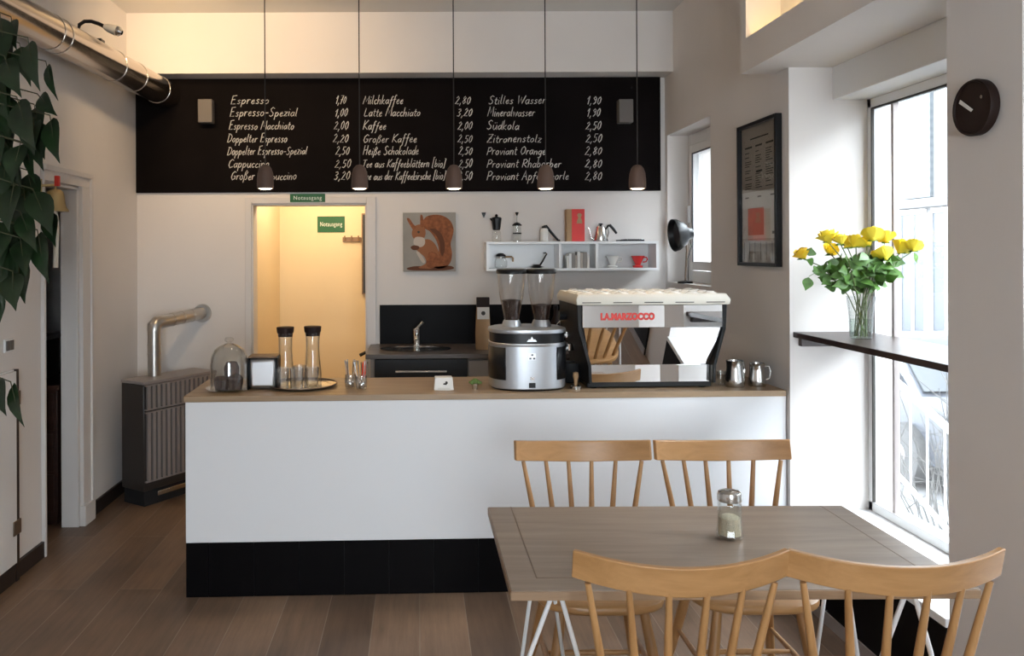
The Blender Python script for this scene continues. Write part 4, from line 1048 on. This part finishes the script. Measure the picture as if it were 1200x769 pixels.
patch('painted_head', 'rust_light', [(628, 150), (640, 136), (658, 134), (672, 148), (674, 170), (664, 188), (646, 192), (630, 182), (624, 166)], 5)
patch('painted_ear', 'rust_fur', [(606, 112), (616, 112), (630, 132), (640, 142), (630, 152), (618, 136)], 6)
patch('painted_ear', 'rust_fur', [(656, 100), (663, 100), (668, 122), (666, 142), (656, 140), (655, 120)], 6)
patch('painted_cheek', 'belly_cream', [(636, 180), (656, 178), (670, 184), (672, 202), (660, 214), (642, 212), (630, 200)], 6)
patch('painted_belly', 'belly_cream', [(640, 232), (650, 232), (664, 250), (672, 268), (664, 272), (652, 256)], 5)
patch('painted_eye', 'ink', [(644, 160), (649, 156), (654, 160), (649, 165)], 7)
patch('painted_paw', 'rust_dark', [(620, 214), (632, 208), (650, 212), (648, 222), (634, 226), (624, 222)], 7)

# ================================================================== exit signs, hooks, back room
def sign(px0, py0, px1, py1, Y, lab, size_):
    a, b_ = at(px0, py1, Y), at(px1, py0, Y)
    w_, h_ = b_.x - a.x, b_.z - a.z
    t = thing('exit_sign', lab, 'sign', ((a.x + b_.x) / 2, Y, (a.z + b_.z) / 2))
    obj('plate', MB().box(-w_ / 2, w_ / 2, -0.004, 0, -h_ / 2, h_ / 2), 'green_sign', t)
    me = text_mesh('Notausgang', 0.1, 0.0005, 0, 1.15)
    wx, hz = mesh_size(me); me.transform(Matrix.Diagonal((w_ * 0.80 / wx, 1, h_ * size_ / hz, 1)))
    obj('lettering', me, 'sign_white', t, loc=(0, -0.005, 0))
sign(340, 227.2, 381, 237.0, YB - 0.0225, 'long narrow green exit sign above the back doorway', 0.62)
sign(372, 253.5, 404, 272.5, 6.999, 'green exit sign inside the cream back room', 0.36)
p = at(412.5, 280.5, 6.999)
cr_ = thing('coat_rack', 'small wooden coat hook rack on the cream wall of the back room', 'coat rack', (p.x, 6.999, p.z))
obj('board', MB().box(-0.082, 0.082, -0.018, 0, -0.022, 0.018), 'table_edge', cr_, 0.003)
for dx in (-0.06, 0, 0.06): obj('hook', MB().tube([(dx, -0.012, 0), (dx, -0.045, -0.005), (dx, -0.05, 0.03)], 0.007, 8), 'table_edge', cr_)
a, b_ = at(424, 345, 6.97), at(431, 250, 6.97)
mr = thing('wall_mirror', 'narrow dark mirror at the right edge of the back room', 'mirror', (a.x, 6.999, a.z))
obj('frame', MB().box(0, 0.30, -0.03, 0, 0, b_.z - a.z), 'table_edge', mr, 0.003)
obj('mirror_glass', MB().box(0.012, 0.288, -0.033, -0.03, 0.012, b_.z - a.z - 0.012), 'facade_glass', mr)
p = at(433, 441, 6.55)
fe = thing('fire_extinguisher', 'red fire extinguisher with black nozzle behind the doorway edge', 'fire extinguisher', (p.x, 6.55, 0.2205))
obj('cylinder', MB().lathe([(0.06, 0), (0.068, 0.01), (0.068, 0.42), (0.055, 0.48), (0.022, 0.50), (0.003, 0.50)], 24), 'red', fe)
obj('valve', MB().lathe([(0.02, 0.49), (0.02, 0.54)], 12), 'black_plastic', fe)
obj('lever', MB().tube([(0.04, 0, 0.55), (-0.03, 0, 0.56), (-0.08, 0, 0.535)], 0.014, 8), 'black_plastic', fe)
obj('hose', MB().tube([(0.02, 0, 0.52), (0.09, 0, 0.50), (0.10, 0, 0.35), (0.075, 0, 0.2)], 0.01, 8), 'black_plastic', fe)
obj('wall_bracket', MB().box(-0.03, 0.03, 0.06, 0.075, 0.1, 0.4), 'steel', fe)
st = thing('extinguisher_stand', 'low shelf carrying the fire extinguisher in the back room', 'stand', (p.x, 6.55, 0))
obj('top', MB().box(-0.12, 0.2, -0.12, 0.12, 0.195, 0.22), 'trim_white', st, 0.003)
for sx in (-0.1, 0.18):
    for sy in (-0.1, 0.1): obj('leg', MB().box(sx - 0.015, sx + 0.015, sy - 0.015, sy + 0.015, 0, 0.195), 'trim_white', st)

# ================================================================== framed poster, clock
a, b_ = Vector((XR, 4.30, 0)), Vector((XR, 3.835, 0))
fr = thing('framed_poster', 'tall black framed poster on the right wall beside the small window', 'poster', (XR - 0.0005, 3.832, 1.528))
FW, FH, FD = 0.468, 0.745, 0.032
b4 = 0.018
obj('frame', MB().box(-FD, 0, 0, b4, 0, FH).box(-FD, 0, FW - b4, FW, 0, FH).box(-FD, 0, b4, FW - b4, 0, b4).box(-FD, 0, b4, FW - b4, FH - b4, FH), 'black_plastic', fr, 0.002)
ps = obj('print', MB().box(-0.010, -0.004, b4, FW - b4, b4, FH - b4), 'paper', fr)
def pl(nm, m_, u0, u1, v0, v1, lay=1):
    # u from far (left in view) to near, v from the bottom
    y0 = FW - b4 - u1 * (FW - 2 * b4); y1 = FW - b4 - u0 * (FW - 2 * b4)
    return MB().box(-0.0102 - 0.0004 * lay, -0.0098, y0, y1, b4 + v0 * (FH - 2 * b4), b4 + v1 * (FH - 2 * b4))
obj('tan_upper_field', pl('x', '', 0, 1, 0.52, 1.0), 'paper_grey', ps)
obj('grey_lower_field', pl('x', '', 0, 1, 0, 0.175), 'paper_grey', ps)
obj('pale_red_block', pl('x', '', 0.18, 0.62, 0.20, 0.40), 'pale_red', ps)
g = MB(); rr = random.Random(5)
for c0, c1 in ((0.10, 0.30), (0.40, 0.58), (0.68, 0.88)):
    m_ = pl('', '', c0, c1, 0.845, 0.858, 2); g.add(m_.v, m_.f)
    for i in range(17):
        if rr.random() < 0.15: continue
        v0 = 0.545 + i * 0.0165
        m_ = pl('', '', c0, c0 + (c1 - c0) * rr.uniform(0.5, 1.0), v0, v0 + 0.006, 2); g.add(m_.v, m_.f)
m_ = pl('', '', 0.25, 0.75, 0.905, 0.915, 2); g.add(m_.v, m_.f)
m_ = pl('', '', 0.42, 0.58, 0.655, 0.672, 2); g.add(m_.v, m_.f)
for u in (0.1, 0.45, 0.8):
    m_ = pl('', '', u, u + 0.10, 0.475, 0.485, 2); g.add(m_.v, m_.f)
for i in range(6):
    m_ = pl('', '', 0.06 + i * 0.155, 0.075 + i * 0.155, 0.02, 0.15, 2); g.add(m_.v, m_.f)
m_ = pl('', '', 0.84, 0.95, 0.205, 0.225, 2); g.add(m_.v, m_.f)
obj('printed_text', g, 'ink', ps)
obj('glazing', MB().box(-0.020, -0.018, b4, FW - b4, b4, FH - b4), 'glass_pane', fr)

ck = thing('wall_clock', 'round dark brown wall clock with pale hand on the pier', 'clock', (XR, 2.478, 2.052), 0)
def xl(prof, n=48):  # lathe about the -x axis
    m_ = MB().lathe(prof, n); m_.v = [(-z, y_, x_) for x_, y_, z in m_.v]; return m_
obj('case', xl([(0.080, 0), (0.087, 0.004), (0.089, 0.024), (0.086, 0.032), (0.081, 0.032), (0.078, 0.027), (0.003, 0.027)]), 'clock_brown', ck)
obj('hour_hand', MB().add([(-0.028, *q) for q in ((-0.004, -0.006), (0.004, -0.012), (0.058, 0.024), (0.052, 0.034))] + [(-0.030, *q) for q in ((-0.004, -0.006), (0.004, -0.012), (0.058, 0.024), (0.052, 0.034))], [(0, 1, 2, 3), (4, 7, 6, 5), (0, 4, 5, 1), (1, 5, 6, 2), (2, 6, 7, 3), (3, 7, 4, 0)]), 'paper', ck)
obj('silver_dot', xl([(0.006, 0.027), (0.006, 0.030)], 14), 'steel', ck, loc=(0, -0.042, 0.026))

# ================================================================== bar board in the niche, vase and roses
BZ = 1.222
bb = thing('window_bar', 'dark brown wooden bar board across the big window niche', 'bar board', (0, 0, BZ))
obj('board', MB().box(1.775, GX - 0.004, 2.640, YN - 0.001, -0.026, 0), 'bar_wood', bb, 0.002)
obj('wall_bracket', MB().box(1.80, GX - 0.02, YN - 0.03, YN - 0.001, -0.066, -0.0265), 'bar_wood', bb, 0.002)
obj('wall_bracket', MB().box(1.80, GX - 0.02, 2.640, 2.668, -0.066, -0.0265), 'bar_wood', bb, 0.002)
VX, VY = at(1009, 393, 3.45).x, 3.45
vs_ = thing('flower_vase', 'clear glass vase of yellow roses on the dark bar board', 'vase', (VX, VY, BZ + 0.0005))
o_ = [(0.036, 0), (0.044, 0.004), (0.046, 0.03), (0.048, 0.10), (0.058, 0.185)]
obj('glass', MB().lathe(o_ + [(r - 0.0025, z) for r, z in reversed(o_[1:])] + [(0.004, 0.008)], 32, cap=False), 'glass_vessel', vs_)
obj('water', MB().lathe([(0.042, 0.008), (0.0435, 0.03), (0.045, 0.085), (0.004, 0.086)], 28), 'water', vs_)
heads = [(940, 296, 0.02, 'leftmost yellow rose drooping out of the vase'), (970, 276, -0.06, 'yellow rose at the upper left of the bouquet'), (973, 291, 0.0, 'yellow rose low at the left of the bouquet'), (985, 279, -0.10, 'small yellow rose beside the upper left rose'),
         (993, 283, 0.06, 'yellow rose left of the bouquet middle'), (1003, 282, -0.03, 'yellow rose in the middle of the bouquet'), (1016, 281, 0.05, 'yellow rose right of the bouquet middle'), (1023, 274, -0.09, 'pale yellow rose at the top of the bouquet'),
         (1038, 277, 0.02, 'yellow rose at the upper right of the bouquet'), (1036, 296, -0.05, 'large yellow rose low in the right half of the bouquet'), (1057, 289, 0.03, 'yellow rose second from the right'), (1071, 287, -0.02, 'rightmost yellow rose of the bouquet'), (1030, 299, 0.07, 'yellow rose beneath the top right roses')]
def leaf(g, base_, tip, wd, droop=0.15, n=7, fold=0.12):
    base_, tip = Vector(base_), Vector(tip)
    ax = tip - base_; L_ = ax.length; ax.normalize()
    view = Vector((rr.uniform(-0.5, 0.5), -1, rr.uniform(-0.2, 0.5))).normalized()
    side = ax.cross(view).normalized(); nrm = side.cross(ax).normalized()
    prof = [0.0, 0.62, 0.95, 1.0, 0.85, 0.55, 0.22, 0.0]
    k = len(g.v)
    for i in range(8):
        t = i / 7
        c_ = base_ + ax * (L_ * t) + nrm * (-droop * L_ * (t - 0.5) ** 2)
        w2 = prof[i] * wd / 2 + 0.0006
        g.v += [tuple(c_ + side * w2 + nrm * fold * w2), tuple(c_), tuple(c_ - side * w2 + nrm * fold * w2)]
    for i in range(7):
        a_ = k + i * 3
        g.f += [[a_, a_ + 1, a_ + 4, a_ + 3], [a_ + 1, a_ + 2, a_ + 5, a_ + 4]]
def bloom(r):
    g = MB()
    for ring, (n_, rad, h0, op0) in enumerate(((3, 0.36, 1.0, 0.08), (5, 0.62, 0.98, 0.25), (6, 0.86, 0.86, 0.5), (6, 1.04, 0.62, 0.9))):
        for i in range(n_):
            a_ = 2 * pi * i / n_ + ring * 0.55 + rr.uniform(-0.15, 0.15); wa = 2 * pi / n_ * rr.uniform(0.5, 0.72); op = op0 * rr.uniform(0.6, 1.5); h = h0 * rr.uniform(0.85, 1.12)
            def fn(u, v_, a_=a_, wa=wa, rad=rad, h=h, op=op):
                th = a_ + (u - 0.5) * 2 * wa * (1 - 0.25 * v_ * v_)
                q = rad * (0.25 + 0.75 * sin(min(1, v_ * 1.15) * pi / 2)) * (1 + op * 0.25 * v_ ** 3)
                z = -0.62 + (h + 0.55) * v_ - op * 0.22 * v_ ** 4 - 0.12 * (abs(u - 0.5) * 2) ** 3 * v_
                return (r * q * cos(th), r * q * sin(th), r * z)
            g.grid(fn, 5, 5)
    g.ball((0, 0, -r * 0.25), r * 0.38, 8, 6, (1, 1, 1.6))
    return g
for k, (px, py, dy, lab) in enumerate(heads):
    hp = at(px, py + 2, VY + dy); a_ = k * 2.39
    ft = Vector((VX + 0.026 * cos(a_), VY + 0.026 * sin(a_), BZ + 0.012))
    neck = Vector((VX - 0.010 * cos(a_) + (hp.x - VX) * 0.18, VY - 0.010 * sin(a_) + dy * 0.2, BZ + 0.19))
    t = thing('yellow_rose', lab, 'flower', ft, 0, 'roses in the vase')
    m1 = neck.lerp(hp, 0.55) + Vector((0, 0, 0.025))
    pts = [Vector((0, 0, 0)), neck - ft, m1 - ft, hp - ft - Vector((0, 0, 0.018))]
    fine = []
    for i in range(3):
        for j in range(4): fine.append(pts[i].lerp(pts[i + 1], j / 4))
    fine.append(pts[3])
    obj('stem', MB().tube(fine, 0.0023, 6), 'rose_stem', t)
    r_ = rr.uniform(0.028, 0.036) * (0.75 if k == 3 else 1)
    bl = obj('bloom', bloom(r_), 'petal' if k % 4 else 'petal_deep', t, loc=hp - ft, norm=False)
    bl.rotation_euler = (rr.uniform(0.2, 0.8), rr.uniform(-0.3, 0.3) + (-0.5 if k == 0 else 0), rr.uniform(0, 6))
    lv = MB()
    up_ = (pts[3] - pts[2]).normalized()
    for i in range(5):
        an = 2 * pi * i / 5
        leaf(lv, pts[3], pts[3] + Vector((0.022 * cos(an), 0.022 * sin(an), -0.006)), 0.008)
    for i in range(9):
        s = rr.uniform(0.15, 0.92); b0 = pts[1].lerp(pts[2], min(1, s * 1.4)) if s < 0.7 else pts[2].lerp(pts[3], (s - 0.7) * 1.6)
        an = rr.uniform(0, 2 * pi); ln = rr.uniform(0.05, 0.085)
        d_ = Vector((cos(an), sin(an) * 0.8, rr.uniform(-0.5, 0.35))).normalized()
        lv.tube([b0, b0 + d_ * 0.02], 0.001, 4)
        leaf(lv, b0 + d_ * 0.015, b0 + d_ * (0.015 + ln), rr.uniform(0.034, 0.048), 0.3)
    if k == 0:
        lv.tube([at(978, 318, VY) - ft, at(962, 316, VY) - ft, at(948, 324, VY) - ft], 0.0012, 5)
        for q0, q1 in (((952, 318), (973, 316)), ((948, 325), (944, 341)), ((962, 320), (974, 336)), ((948, 300), (951, 290))):
            leaf(lv, at(*q0, VY) - ft, at(*q1, VY) - ft, 0.05 if q0[0] < 951 else 0.045)
    if k == 11:
        leaf(lv, at(1071, 296, VY) - ft, at(1075, 309, VY) - ft, 0.028)
    if k in (9, 10):
        leaf(lv, at(1042, 305, VY) - ft, at(1062, 309, VY) - ft, 0.05); leaf(lv, at(1046, 318, VY) - ft, at(1060, 326, VY) - ft, 0.035)
    obj('leaves', lv, 'rose_leaf', t, norm=False)

# spot lamp on the small window's sill
lx = at(803, 334, 5.30).x
dl = thing('spot_lamp', 'black round spot lamp on a thin stem at the small window', 'lamp', (lx, 5.30, 1.3905))
hd = at(797, 275, 5.25) - dl.location
obj('base', MB().lathe([(0.05, 0), (0.05, 0.012), (0.01, 0.018)], 24), 'black_plastic', dl)
obj('stem', MB().tube([(0, 0, 0.012), (0.004, 0, 0.10), (0.008, -0.01, 0.22), hd + Vector((0.05, 0.03, -0.05)), hd + Vector((0.06, 0.03, -0.01))], 0.006, 8), 'bronze', dl)
sh_ = MB().lathe([(0.004, -0.085), (0.035, -0.08), (0.045, -0.05), (0.075, -0.03), (0.105, 0.02), (0.108, 0.045), (0.104, 0.045), (0.09, 0.01), (0.02, -0.02)], 32, cap=False)
so = obj('lamp_head', sh_, 'black_plastic', dl, loc=hd)
so.rotation_euler = Vector((-0.93, -0.05, -0.10)).to_track_quat('Z', 'Y').to_euler()
obj('joint', MB().ball(hd + Vector((0.055, 0.03, -0.02)), 0.024, 14, 10), 'black_plastic', dl)
obj('cable', MB().tube([hd + Vector((0.075, 0.03, -0.02)), hd + Vector((0.085, 0.03, -0.08)), hd + Vector((0.06, 0.03, -0.16)), (0.02, 0, 0.02)], 0.0025, 6), 'black_plastic', dl)
# ================================================================== left side: bell, cabinet, switch, dark room
p = at(66, 248, 4.25)
bl_ = thing('brass_bell', 'brass bell with hanging pull rope beside the dark doorway', 'bell', (XL + 0.09, 4.24, p.z))
k = at(66, 248, 4.25)
off = Vector((k.x - (XL + 0.09), 0, 0))
obj('bell', MB().lathe([(0.068, 0), (0.066, 0.008), (0.052, 0.03), (0.046, 0.08), (0.040, 0.105), (0.024, 0.118), (0.003, 0.12)], 24, off), 'brass', bl_)
obj('bracket', MB().tube([off + Vector((0, 0, 0.118)), off + Vector((0, 0, 0.14)), Vector((-0.09, -0.05, 0.135))], 0.008, 8).box(-0.09, -0.078, -0.09, -0.022, 0.10, 0.17), 'brass', bl_)
obj('red_tab', MB().box(off.x - 0.001, off.x + 0.022, -0.012, 0.012, 0.135, 0.19), 'red', bl_, 0.002)
obj('pull_rope', MB().tube([off + Vector((0, 0, 0.02)), off + Vector((0.006, 0, -0.08)), off + Vector((0, 0, -0.30))], [0.009, 0.014, 0.013], 10), 'beige_rail', bl_)
lc = thing('wall_cabinet', 'low white cabinet with dark edge post and bronze hinge at the left wall', 'cabinet', (XL, 3.92, 0))
obj('carcass', MB().box(0.0005, 0.016, -1.1, -0.03, 0.09, 1.04), 'white_gloss', lc)
obj('side_post', MB().box(0.0005, 0.026, -0.03, 0.0, 0.0, 1.04), 'dark_brown', lc, 0.002)
obj('plinth', MB().box(0.0005, 0.020, -1.1, -0.03, 0, 0.085), 'dark_brown', lc)
dr_ = obj('door', MB().box(0.0165, 0.032, -1.0, -0.036, 0.095, 1.035), 'white_gloss', lc, 0.003)
for z in (0.27, 0.9): obj('hinge', MB().box(0.026, 0.038, -0.075, -0.004, z - 0.035, z + 0.035), 'bronze', dr_, 0.003)
p = at(8.5, 405, 3.86)
ls = thing('light_switch', 'small white double light switch on the left wall under the plant', 'switch', (XL, 3.86, p.z))
obj('plate', MB().box(0, 0.010, -0.04, 0.04, -0.032, 0.032), 'white_gloss', ls, 0.003)
for dy in (-0.018, 0.02): obj('rocker', MB().box(0.010, 0.016, dy - 0.015, dy + 0.015, -0.024, 0.024), 'wall_box', ls, 0.002)

ch_ = thing('wooden_chest', 'dark red brown chest of drawers in the dark side room', 'chest', (-2.52, 4.95, 0))
obj('carcass', MB().box(-0.38, 0.38, -0.25, 0.25, 0.05, 0.80), 'dark_chest', ch_, 0.004)
obj('top', MB().box(-0.40, 0.40, -0.27, 0.27, 0.80, 0.83), 'dark_chest', ch_, 0.004)
for i in range(3):
    d0 = obj('drawer', MB().box(-0.36, 0.36, -0.262, -0.25, 0.08 + i * 0.24, 0.30 + i * 0.24), 'dark_chest', ch_, 0.003)
    for dx in (-0.2, 0.2): obj('knob', MB().ball((dx, -0.272, 0.19 + i * 0.24), 0.014, 10, 8), 'brass', d0)
for sx in (-0.34, 0.34):
    for sy in (-0.21, 0.21): obj('foot', MB().box(sx - 0.03, sx + 0.03, sy - 0.03, sy + 0.03, 0, 0.05), 'dark_chest', ch_)
bx = thing('grey_crate', 'grey box standing on the chest in the dark side room', 'crate', (-2.48, 4.95, 0.8305))
obj('body', MB().box(-0.17, 0.17, -0.16, 0.16, 0, 0.24), 'heater_enamel', bx, 0.01)
obj('lid', MB().box(-0.18, 0.18, -0.17, 0.17, 0.24, 0.27), 'heater_rib', bx, 0.006)

# ================================================================== big plant at the left
PX_, PY_ = -1.72, 2.55
pt = thing('potted_plant', 'tall leafy green plant reaching in from the upper left', 'plant', (PX_, PY_, 0))
obj('pot', MB().lathe([(0.13, 0), (0.14, 0.01), (0.18, 0.32), (0.19, 0.32), (0.19, 0.37), (0.17, 0.37), (0.165, 0.33), (0.003, 0.33)], 32), 'terracotta', pt)
obj('soil', MB().lathe([(0.165, 0.331), (0.02, 0.345), (0.003, 0.346)], 24), 'soil', pt)
st_ = MB()
st_.tube([(0, 0, 0.33), (0.02, 0, 0.9), (-0.02, 0.02, 1.5), (0.03, 0, 2.1), (0.05, 0, 2.55)], [0.02, 0.018, 0.015, 0.012, 0.008], 8)
st_.tube([(0.03, 0.02, 0.34), (0.06, 0.05, 1.0), (0.05, 0.03, 1.7), (0.08, 0.05, 2.3)], [0.014, 0.012, 0.010, 0.007], 8)
O_ = Vector((PX_, PY_, 0))
lf = MB()
A5 = lambda u, v_: (u / 3.08, 10 + v_ / 3.08)
A6 = lambda u, v_: (u / 3.2, 260 + v_ / 3.2)
LV = [(A5(100, 105), A5(130, 290), 26, 0), (A5(70, 125), A5(105, 270), 24, .1), (A5(165, 190), A5(197, 325), 13, .05), (A5(15, 170), A5(66, 312), 30, 0), (A5(0, 20), A5(18, 180), 26, .1), (A5(60, 318), A5(115, 505), 36, 0),
      (A5(135, 308), A5(195, 382), 22, .08), (A5(180, 385), A5(203, 552), 26, .03), (A5(120, 400), A5(156, 535), 26, .1), (A5(10, 305), A5(25, 450), 30, .12), (A5(75, 480), A5(36, 625), 30, .05), (A5(95, 490), A5(118, 625), 13, .1),
      (A5(0, 470), A5(14, 620), 22, .1), (A5(50, 630), A5(20, 800), 36, 0), (A5(118, 650), A5(185, 810), 32, .02), (A5(85, 650), A5(110, 860), 30, .08), (A6(75, -40), A6(130, 105), 24, 0), (A6(140, 30), A6(172, 228), 26, .05),
      (A6(185, -40), A6(200, 88), 22, .1), (A6(75, 60), A6(95, 198), 24, .03), (A6(48, 185), A6(52, 328), 30, 0), (A6(8, 80), A6(5, 330), 16, .08), (A6(20, 40), A6(62, 205), 30, .12), (A6(40, 600), A6(78, 768), 18, 0), (A6(-10, 580), A6(12, 725), 26, .02),
      (A5(40, 30), A5(50, 140), 22, .15), (A5(30, 560), A5(70, 700), 30, .15), (A5(150, 690), A5(180, 790), 20, .12), (A5(15, 640), A5(60, 760), 34, .15), (A5(-30, 250), A5(20, 400), 34, .1), (A5(-40, 60), A5(-5, 220), 34, .1), (A5(-50, 420), A5(-10, 600), 36, .1), (A6(-40, 10), A6(0, 190), 34, .1), (A6(-50, 250), A6(-15, 420), 34, .1)]
ex = random.Random(11)
for i in range(46):
    u = ex.uniform(-60, 42); v_ = ex.uniform(5, 300)
    if v_ > 235: u = min(u, 20)
    ln = ex.uniform(40, 58)
    LV.append(((u, v_), (u + ex.uniform(-4, 12), v_ + ln), ex.uniform(22, 34), ex.uniform(0.05, 0.3)))
for (b0, t0, wd, dy) in LV:
    Yl = 2.42 + dy
    bb0, tt0 = at(*b0, Yl + 0.05), at(*t0, Yl - 0.03)
    leaf(lf, bb0 - O_, tt0 - O_, wd * Yl / F, 0.35, fold=0.3)
    s0 = Vector((PX_ + 0.04, PY_, min(2.5, bb0.z - 0.05)))
    mid = s0.lerp(bb0, 0.6) + Vector((0, 0, 0.07))
    st_.tube([s0 - O_, mid - O_, bb0 - O_, bb0.lerp(tt0, 0.5) - O_], [0.005, 0.0032, 0.002, 0.001], 5)
for i in range(40):
    z = rr.uniform(0.8, 2.6); an = rr.uniform(pi * 0.5, pi * 1.6)
    b0 = Vector((0.03 + 0.10 * cos(an), 0.10 * sin(an), z))
    leaf(lf, b0, b0 + Vector((0.10 * cos(an), 0.10 * sin(an), -0.15)), 0.09, 0.35, fold=0.3)
    st_.tube([(0.02, 0, z - 0.04), b0], 0.003, 5)
obj('stems', st_, 'plant_stem', pt)
obj('foliage', lf, 'plant_leaf', pt, norm=False)

# ================================================================== outside the window
struct('street_pavement', MB().box(2.26, 40, -20, 45, -0.95, -0.85), 'asphalt')
bd = thing('street_building', 'pale house front with blue grey boarded strip across the street', 'building', (9.0, 0, -0.85))
obj('wall', MB().box(0, 3, -10, 30, 0, 6), 'facade_pale', bd)
obj('boarded_panel', MB().box(-0.06, 0, 13.85, 14.6, 3.38, 6), 'facade_blue', bd)
obj('string_course', MB().box(-0.12, 0, 11.5, 16.2, 3.2, 3.36), 'facade_pale', bd, 0.02)
for i, (y0, y1, z0, z1) in enumerate(((14.05, 14.75, 0.9, 3.1), (13.1, 13.85, 0.9, 3.1), (11.4, 12.7, 1.2, 3.0), (15.9, 16.8, 3.8, 5.4), (8.5, 9.7, 3.8, 5.4), (8.5, 9.7, 0.9, 2.5))):
    f_ = obj('window', MB().box(-0.05, 0.0, y0 - 0.08, y0, z0, z1).box(-0.05, 0, y1, y1 + 0.08, z0, z1).box(-0.05, 0, y0, y1, z1, z1 + 0.08).box(-0.05, 0, y0, y1, z0 - 0.08, z0).box(-0.04, 0, (y0 + y1) / 2 - 0.03, (y0 + y1) / 2 + 0.03, z0, z1), 'white_paint', bd)
    obj('pane', MB().box(-0.02, 0.0, y0, y1, z0, z1), 'facade_glass', f_)
struct('window_ledge', MB().box(2.2505, 2.31, 2.5, 3.9, 0.34, 0.37), 'asphalt')

car = thing('parked_car', 'grey car parked on the street outside the big window', 'car', (5.9, 9.6, -0.85), R(90))
side = [(-2.0, 0.30), (-2.02, 0.62), (-1.9, 0.86), (-1.45, 0.95), (-0.95, 1.36), (-0.5, 1.46), (0.35, 1.44), (0.85, 1.20), (1.05, 0.98), (1.75, 0.86), (2.0, 0.66), (2.02, 0.32)]
def car_ring(y_, s, dz=0): return [(x_ * (s if z > 0.9 else 1), y_, z + dz) for x_, z in side]
obj('body', MB().loft([car_ring(-0.74, 0.97), car_ring(-0.82, 1.0), car_ring(0.82, 1.0), car_ring(0.74, 0.97)]), 'car_paint', car, 0.03)
for sy in (-1, 1):
    obj('side_window', MB().prism([(-1.15, 1.0), (-0.85, 1.32), (-0.42, 1.38), (0.30, 1.36), (0.72, 1.16), (0.85, 1.0)], sy * 0.818, sy * 0.832), 'car_glass', car)
    obj('tail_light', MB().box(-2.03, -1.85, sy * 0.55 - 0.18, sy * 0.55 + 0.18, 0.66, 0.78), 'lamp_red', car, 0.02)
    for x_ in (-1.25, 1.28):
        wh = MB().lathe([(0.20, -0.09), (0.31, -0.09), (0.32, 0), (0.31, 0.09), (0.20, 0.09)], 28)
        wh.v = [(a_ + x_, c_ + sy * 0.76, b_ + 0.32) for a_, b_, c_ in wh.v]
        wo = obj('wheel', wh, 'tyre', car)
        hb = MB().lathe([(0.003, -0.095), (0.20, -0.085), (0.20, 0.085), (0.003, 0.095)], 20); hb.v = [(a_ + x_, c_ + sy * 0.76, b_ + 0.32) for a_, b_, c_ in hb.v]
        obj('hubcap', hb, 'steel', wo)
obj('windscreen', MB().loft([[(0.42, -0.66, 1.415), (0.42, 0.66, 1.415), (1.04, 0.72, 1.0), (1.04, -0.72, 1.0)], [(0.44, -0.66, 1.435), (0.44, 0.66, 1.435), (1.06, 0.72, 1.02), (1.06, -0.72, 1.02)]]), 'car_glass', car)
obj('rear_window', MB().loft([[(-1.42, -0.70, 0.98), (-1.42, 0.70, 0.98), (-0.92, 0.64, 1.37), (-0.92, -0.64, 1.37)], [(-1.44, -0.70, 1.0), (-1.44, 0.70, 1.0), (-0.94, 0.64, 1.39), (-0.94, -0.64, 1.39)]]), 'car_glass', car)

rl = thing('stair_railing', 'grey metal railing with slanting handrail just outside the big window', 'railing', (2.85, 4.0, -0.85))
ra, rb = Vector((0, 0.9, 1.74)), Vector((0, -0.6, 1.15))
obj('handrail', MB().tube([ra, rb], 0.02, 8), 'white_metal', rl)
obj('lower_rail', MB().tube([ra - Vector((0, 0, 0.55)), rb - Vector((0, 0, 0.55))], 0.014, 8), 'white_metal', rl)
for i in range(11):
    t_ = i / 10; q = ra.lerp(rb, t_)
    if i in (0, 5, 10): obj('post', MB().tube([(q.x, q.y, 0), q], 0.016, 8), 'white_metal', rl)
    else: obj('baluster', MB().tube([q - Vector((0, 0, 0.55)), q], 0.006, 6), 'white_metal', rl)
bu = thing('bare_bush', 'bare twiggy bush behind the railing outside the big window', 'bush', (3.6, 5.2, -0.85))
g = MB()
for i in range(70):
    an = rr.uniform(0, 2 * pi); sp_ = rr.uniform(0.1, 0.75)
    tip = Vector((sp_ * cos(an), sp_ * sin(an), rr.uniform(0.8, 1.75)))
    mid = tip * 0.5 + Vector((rr.uniform(-.1, .1), rr.uniform(-.1, .1), 0.12))
    g.tube([(0.03 * cos(an), 0.03 * sin(an), 0), mid, tip], [0.008, 0.005, 0.002], 4)
    for j in range(3):
        b0 = mid.lerp(tip, rr.uniform(0, 0.9))
        g.tube([b0, b0 + Vector((rr.uniform(-.2, .2), rr.uniform(-.2, .2), rr.uniform(0.02, .25)))], [0.004, 0.0015], 4)
obj('twigs', g, 'twig', bu)
